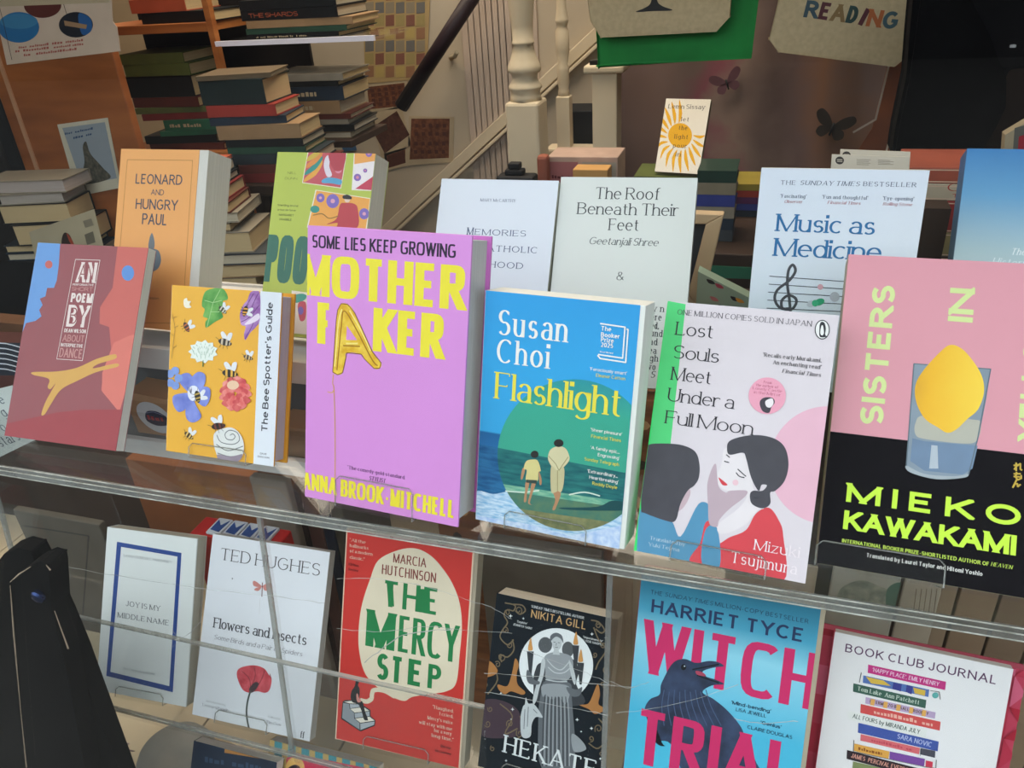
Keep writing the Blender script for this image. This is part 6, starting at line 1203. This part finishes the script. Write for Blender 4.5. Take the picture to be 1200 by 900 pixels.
r, a = sheet('striped_book', 'dark red book with zebra-striped top at the far left edge', 'book', [(-60, 400), (28, 402), (16, 500), (-70, 500)], .64, M('4a2420', .6, .1, 15), .03); a.poly([(-60, 400), (28, 402), (22, 440), (-62, 440)], '1d2430')
a.lines([[(-60 + 0 * k, 404 + 6 * k), (-30, 408 + 6 * k), (0, 402 + 6 * k), (24, 407 + 6 * k)] for k in range(6)], .0016, 'c9ccd4', 'zebra_print', True)
r, a = sheet('printed_page', 'pale page of large print low at the far left, its last word stars', 'paper', [(-60, 470), (14, 452), (42, 515), (-50, 560)], .57, M('c3cbc8', .7, .03, 20), .001)
for t, x0, y0, x1, y1 in (('e', 2, 474, 7, 472), ('g', 5, 489, 10, 487), ('o', 4, 506, 9, 504), ('stars', 2, 524, 25, 515)): a.text(t, (x0, y0), (x1, y1), 9, '4c5560', 'serif', 'page_lettering', snap=False)

# ================================================================ under the upper shelf
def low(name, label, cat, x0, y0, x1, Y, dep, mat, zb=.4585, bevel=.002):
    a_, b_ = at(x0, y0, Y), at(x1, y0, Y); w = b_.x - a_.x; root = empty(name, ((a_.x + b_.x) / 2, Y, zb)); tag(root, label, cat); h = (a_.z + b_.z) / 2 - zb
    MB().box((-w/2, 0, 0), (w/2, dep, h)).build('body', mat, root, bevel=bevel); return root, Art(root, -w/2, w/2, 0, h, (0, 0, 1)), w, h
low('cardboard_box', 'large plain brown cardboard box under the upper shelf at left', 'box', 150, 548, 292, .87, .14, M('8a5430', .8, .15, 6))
low('added_dark_backing', 'added dark brown backing that darkens the space under the shelf at far left', 'crate', -190, 520, 146, .90, .12, M('33261f', .8, .2, 6, .2))  # dark backing added so the space below the shelf looks dark
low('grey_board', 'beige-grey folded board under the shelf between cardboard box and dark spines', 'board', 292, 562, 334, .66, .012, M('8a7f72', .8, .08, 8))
low('joy_reflection_board', 'grey board painted as a reflection of the blue-framed paperback, at the lower left', 'picture', 18, 606, 112, .68, .012, M('5a564e', .7, .15, 8))[1].lines([[(28, 616), (104, 628), (96, 735)]], .003, '1a1c20', 'reflected_frame_line')  # board and black line paint the reflection of the blue-framed paperback
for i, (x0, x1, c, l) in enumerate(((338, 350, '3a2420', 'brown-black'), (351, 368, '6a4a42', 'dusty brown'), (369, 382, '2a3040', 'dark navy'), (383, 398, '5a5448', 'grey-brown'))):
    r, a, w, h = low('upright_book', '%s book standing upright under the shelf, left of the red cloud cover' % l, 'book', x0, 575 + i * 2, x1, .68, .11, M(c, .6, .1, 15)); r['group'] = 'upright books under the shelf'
    a.lines([[(x0 + 4, 590), (x0 + 8, 640)]], .0008, 'b9a890', 'spine_line')
rd = empty('domino_box', (at(282, 660, .568).x, .568, lo_z + .0004)); tag(rd, 'red box with blue and white letter tiles on top, behind the poppy paperback', 'box')
hh = at(282, 636, .568).z - lo_z; MB().box((-.062, 0, 0), (.055, .033, hh)).build('body', M('c42a28', .5, .08, 15), rd, bevel=.002)
for i in range(4):
    MB().box((-.04 + i * .021, .003, hh + .0002), (-.021 + i * .021, .030, hh + .004)).build('tile', M('cfd2d8', .4), rd, bevel=.001)
    MB().prism([(-.037 + i * .021, .008), (-.024 + i * .021, .006), (-.023 + i * .021, .027), (-.029 + i * .021, .017), (-.037 + i * .021, .026)], hh + .0041, hh + .0046, plane='xy').build('tile_mark', M('34508c', .4), rd)
# behind the lower books
low('weathered_board', 'weathered grey board behind the black moon hardback', 'board', 560, 640, 705, .682, .012, M('7d7468', .8, .15, 10, .3))
low('white_card', 'plain cream card standing behind the turquoise raven hardback', 'card', 742, 648, 962, .682, .004, M('b5a78e', .8, .08, 12))
r, a, w, h = low('sketch_card', 'pale card with a grey-green pencil landscape behind the white journal', 'card', 978, 655, 1062, .68, .003, M('a9a698', .8, .08, 30)); a.blob([(985, 690), (1010, 680), (1040, 690), (1058, 684), (1058, 712), (1020, 716), (984, 708)], M('6f7468', .8, .3, 90, 0, '9a9a88'), 'landscape_print'); a.blob([(1040, 690), (1058, 684), (1058, 716), (1040, 716)], '4a6a5c', 'landscape_print')
r, a, w, h = low('sketch_card', 'second pale card with brown reeds drawn on it, right of the landscape card', 'card', 1064, 662, 1112, .69, .003, M('a89c8a', .8, .08, 30)); a.lines([[(1070 + 6 * i, 720), (1074 + 6 * i, 690)] for i in range(6)], .0008, '6f6250', 'reed_print')
pc = empty('plank_crate', (at(1165, 740, .70).x, .70, .4585)); tag(pc, 'weathered wooden crate of upright planks behind the white journal', 'crate')
for i in range(9): MB().box((-.15 + i * .037, random.uniform(0, .002), 0), (-.116 + i * .037, .012, .47 + random.uniform(-.004, .004))).build('plank', M(('8c745c', '7a6450', '9a836a')[i % 3], .8, .15, 6, .3, None, 0, (1, 1, .2)), pc, bevel=.001)
for z_ in (.05, .4): MB().box((-.15, .0145, z_), (.182, .024, z_ + .03)).build('crate_rail', DKW, pc)

# ================================================================ front of the platform and easel
bw = empty('metal_bowl', (at(205, 905, .50).x, .51, .4588)); tag(bw, 'round grey metal bowl at the bottom edge left of the navy book', 'bowl')
bz = at(205, 896, .57).z - .4588
MB().lathe([(.03, 0), (.05, .02), (.062, bz * .6), (.068, bz), (.066, bz), (.058, bz * .6), (.045, .03), (.01, .012)], 36).build('bowl', M('94948f', .5, .12, 14), bw, True)
def lean(name, label, x0, y0, x1, h, tilt, col, t=.015):
    best = min((abs(at((x0 + x1) / 2, y0, Y_ / 1000 + h * sin(rad(tilt))).z - (.4595 + t * sin(rad(tilt)) + h * cos(rad(tilt)))), Y_ / 1000) for Y_ in range(250, 600, 2))[1]
    Yt_ = best + h * sin(rad(tilt)); a_, b_ = at(x0, y0, Yt_), at(x1, y0, Yt_)
    return book(name, label, ((a_.x + b_.x) / 2, best, .4595 + t * sin(rad(tilt)), 0, tilt, b_.x - a_.x, h, t), col, group='books at the foot of the window')
nb, a = lean('gift_book', 'navy book with an orange-brown top band at the bottom edge', 232, 880, 320, .18, 32, M('18263a', .5, .1, 20))
a.fr = (0, 0, 1); a.poly([(264, 873), (307, 880), (306, 889), (263, 882)], 'a8743c', 'band_print'); a.dashes([(240, 893, 306, 903)], 8, '2c4058')
nb, a = lean('picture_book', 'brightly striped book with a red frame and yellow sun at the bottom edge', 322, 884, 440, .18, 32, M('c9a860', .5, .06, 20))
a.fr = (0, 0, 1)
for i in range(9): a.poly([(322 + i * 16, 860), (331 + i * 16, 862), (329 + i * 16, 960), (319 + i * 16, 960)], '2f8f9c', 'stripe_print')
a.poly([(336, 888), (350, 884), (440, 902), (440, 980), (330, 980)], 'c2274a', 'frame_print'); a.ell(346, 900, 11, 13, 'e0b060', name='sun_print'); a.blob([(338, 900), (346, 896), (352, 900), (344, 906)], '1c1a20', 'sun_print')
fl = empty('dried_flower', (at(140, 900, .43).x, .43, .4588)); tag(fl, 'dusty pink dried flower head beside the easel at the bottom', 'flower')
hz = at(145, 875, .43).z - .4588
MB().tube([(0, 0, 0), (.004, 0, hz * .6), (.0, 0, hz - .01)], .0015, 6).build('stem', M('5a6048', .7), fl)
for i in range(14):
    t = 2 * pi * i / 14; rr = .022 + .004 * (i % 3); MB().prism(smooth([(0, 0), (rr * .5, .003), (rr, 0), (rr * .5, -.003)], 3), 0, .0008, Matrix.Translation((0, 0, hz - .01)) @ Matrix.Rotation(t, 4, 'Y') @ Matrix.Rotation(.5 * (-1) ** i, 4, 'Z')).build('petal', M('9c7f8c', .7, .1, 40), fl)
ez = empty('folding_easel', (at(60, 900, .35).x, .35, .4588)); tag(ez, 'worn black wooden folding easel, hinged at the top, in the lower left corner', 'easel')
EB = DULL(M('0a0a0c', .8, .25, 18, .2, '060608')); WR = M('b9a48c', .7, .1, 60)
def plank(pts, Y, th, nm):
    q = [at(x, y, Y) for x, y in pts]; return MB().prism([(p.x - ez.location.x, p.z - ez.location.z) for p in q], Y - .35, Y - .35 + th).build(nm, EB, ez, bevel=.0012)
def down(p, Y):                          # carry an edge on to the platform
    return p
plank([(12, 684), (20, 674), (34, 664), (48, 659), (57, 662), (59, 672), (62, 713), (80, 800), (100, 900), (140, 1180), (70, 1180), (31, 900), (20, 790)], .35, .018, 'front_leg')
plank([(63, 706), (72, 726), (90, 768), (140, 900), (240, 1170), (175, 1170), (100, 940), (78, 840), (60, 730)], .372, .016, 'rear_leg')
plank([(-6, 664), (6, 648), (22, 643), (36, 647), (43, 660), (44, 690), (40, 760), (40, 1180), (-18, 1180), (-14, 760)], .372, .016, 'rear_leg')
p = at(47, 697, .348) - ez.location; MB().lathe([(.0001, 0), (.006, 0), (.006, .0035), (.004, .005), (.0001, .0055)], 18).build('hinge_bolt', M('3a4a78', .25, .05, 10, 0, None, .9), ez); bo = COL.objects[-1] if False else None
for o in ez.children:
    if o.name.startswith('hinge_bolt'): o.location = (p.x, p.y, p.z); o.rotation_euler = (rad(90), 0, 0)
for k, L_ in enumerate(([(12, 686), (16, 740), (24, 830), (31, 899)], [(12, 682), (22, 673), (36, 664)], [(54, 662), (59, 668)], [(64, 716), (80, 760)])):
    q = [at(x, y, .3492) - ez.location for x, y in L_]; MB().tube(q, [.0003 + .0004 * (i % 2) for i in range(len(q))], 5).build('worn_edge', WR, ez)
# the little sun book
r, a = book('paperback_book', 'small white paperback with a yellow sun, on a pile beyond the off-white book', P['lemn'], M('f6f0e4', .5, .02), group='books standing further back', page='9a8a70', spine='9a8a70')
a.fr = (660, 0, 4)
random.seed(2); SUN = 'f0b41c'
a.many([smooth([(548 + 60 * cos(t) + 6 * sin(t), 640 + 62 * sin(t) - 6 * cos(t)), (548 + 95 * cos(t + .05) + 11 * sin(t), 640 + 110 * sin(t + .05) - 10 * cos(t)), (548 + 118 * cos(t - .03), 640 + 175 * sin(t - .03)), (548 + 92 * cos(t) - 10 * sin(t), 640 + 108 * sin(t) + 10 * cos(t))], 3) for t in [2 * pi * i / 20 for i in range(16)]], SUN, 'sun_ray_print')
a.ell(548, 635, 56, 58, SUN, name='sun_print')
a.text('Lemn Sissay', (492, 508), (664, 512), 20, '3a3430', 'serif', 'author_lettering')
for t, x0, x1, y in (('let', 552, 588, 568), ('the', 540, 580, 608), ('light', 520, 584, 650), ('pour', 514, 578, 692), ('in', 526, 550, 732)): a.text(t, (x0, y), (x1, y + 2), 20, '5a4420', 'serif', 'title_lettering', track=.3)
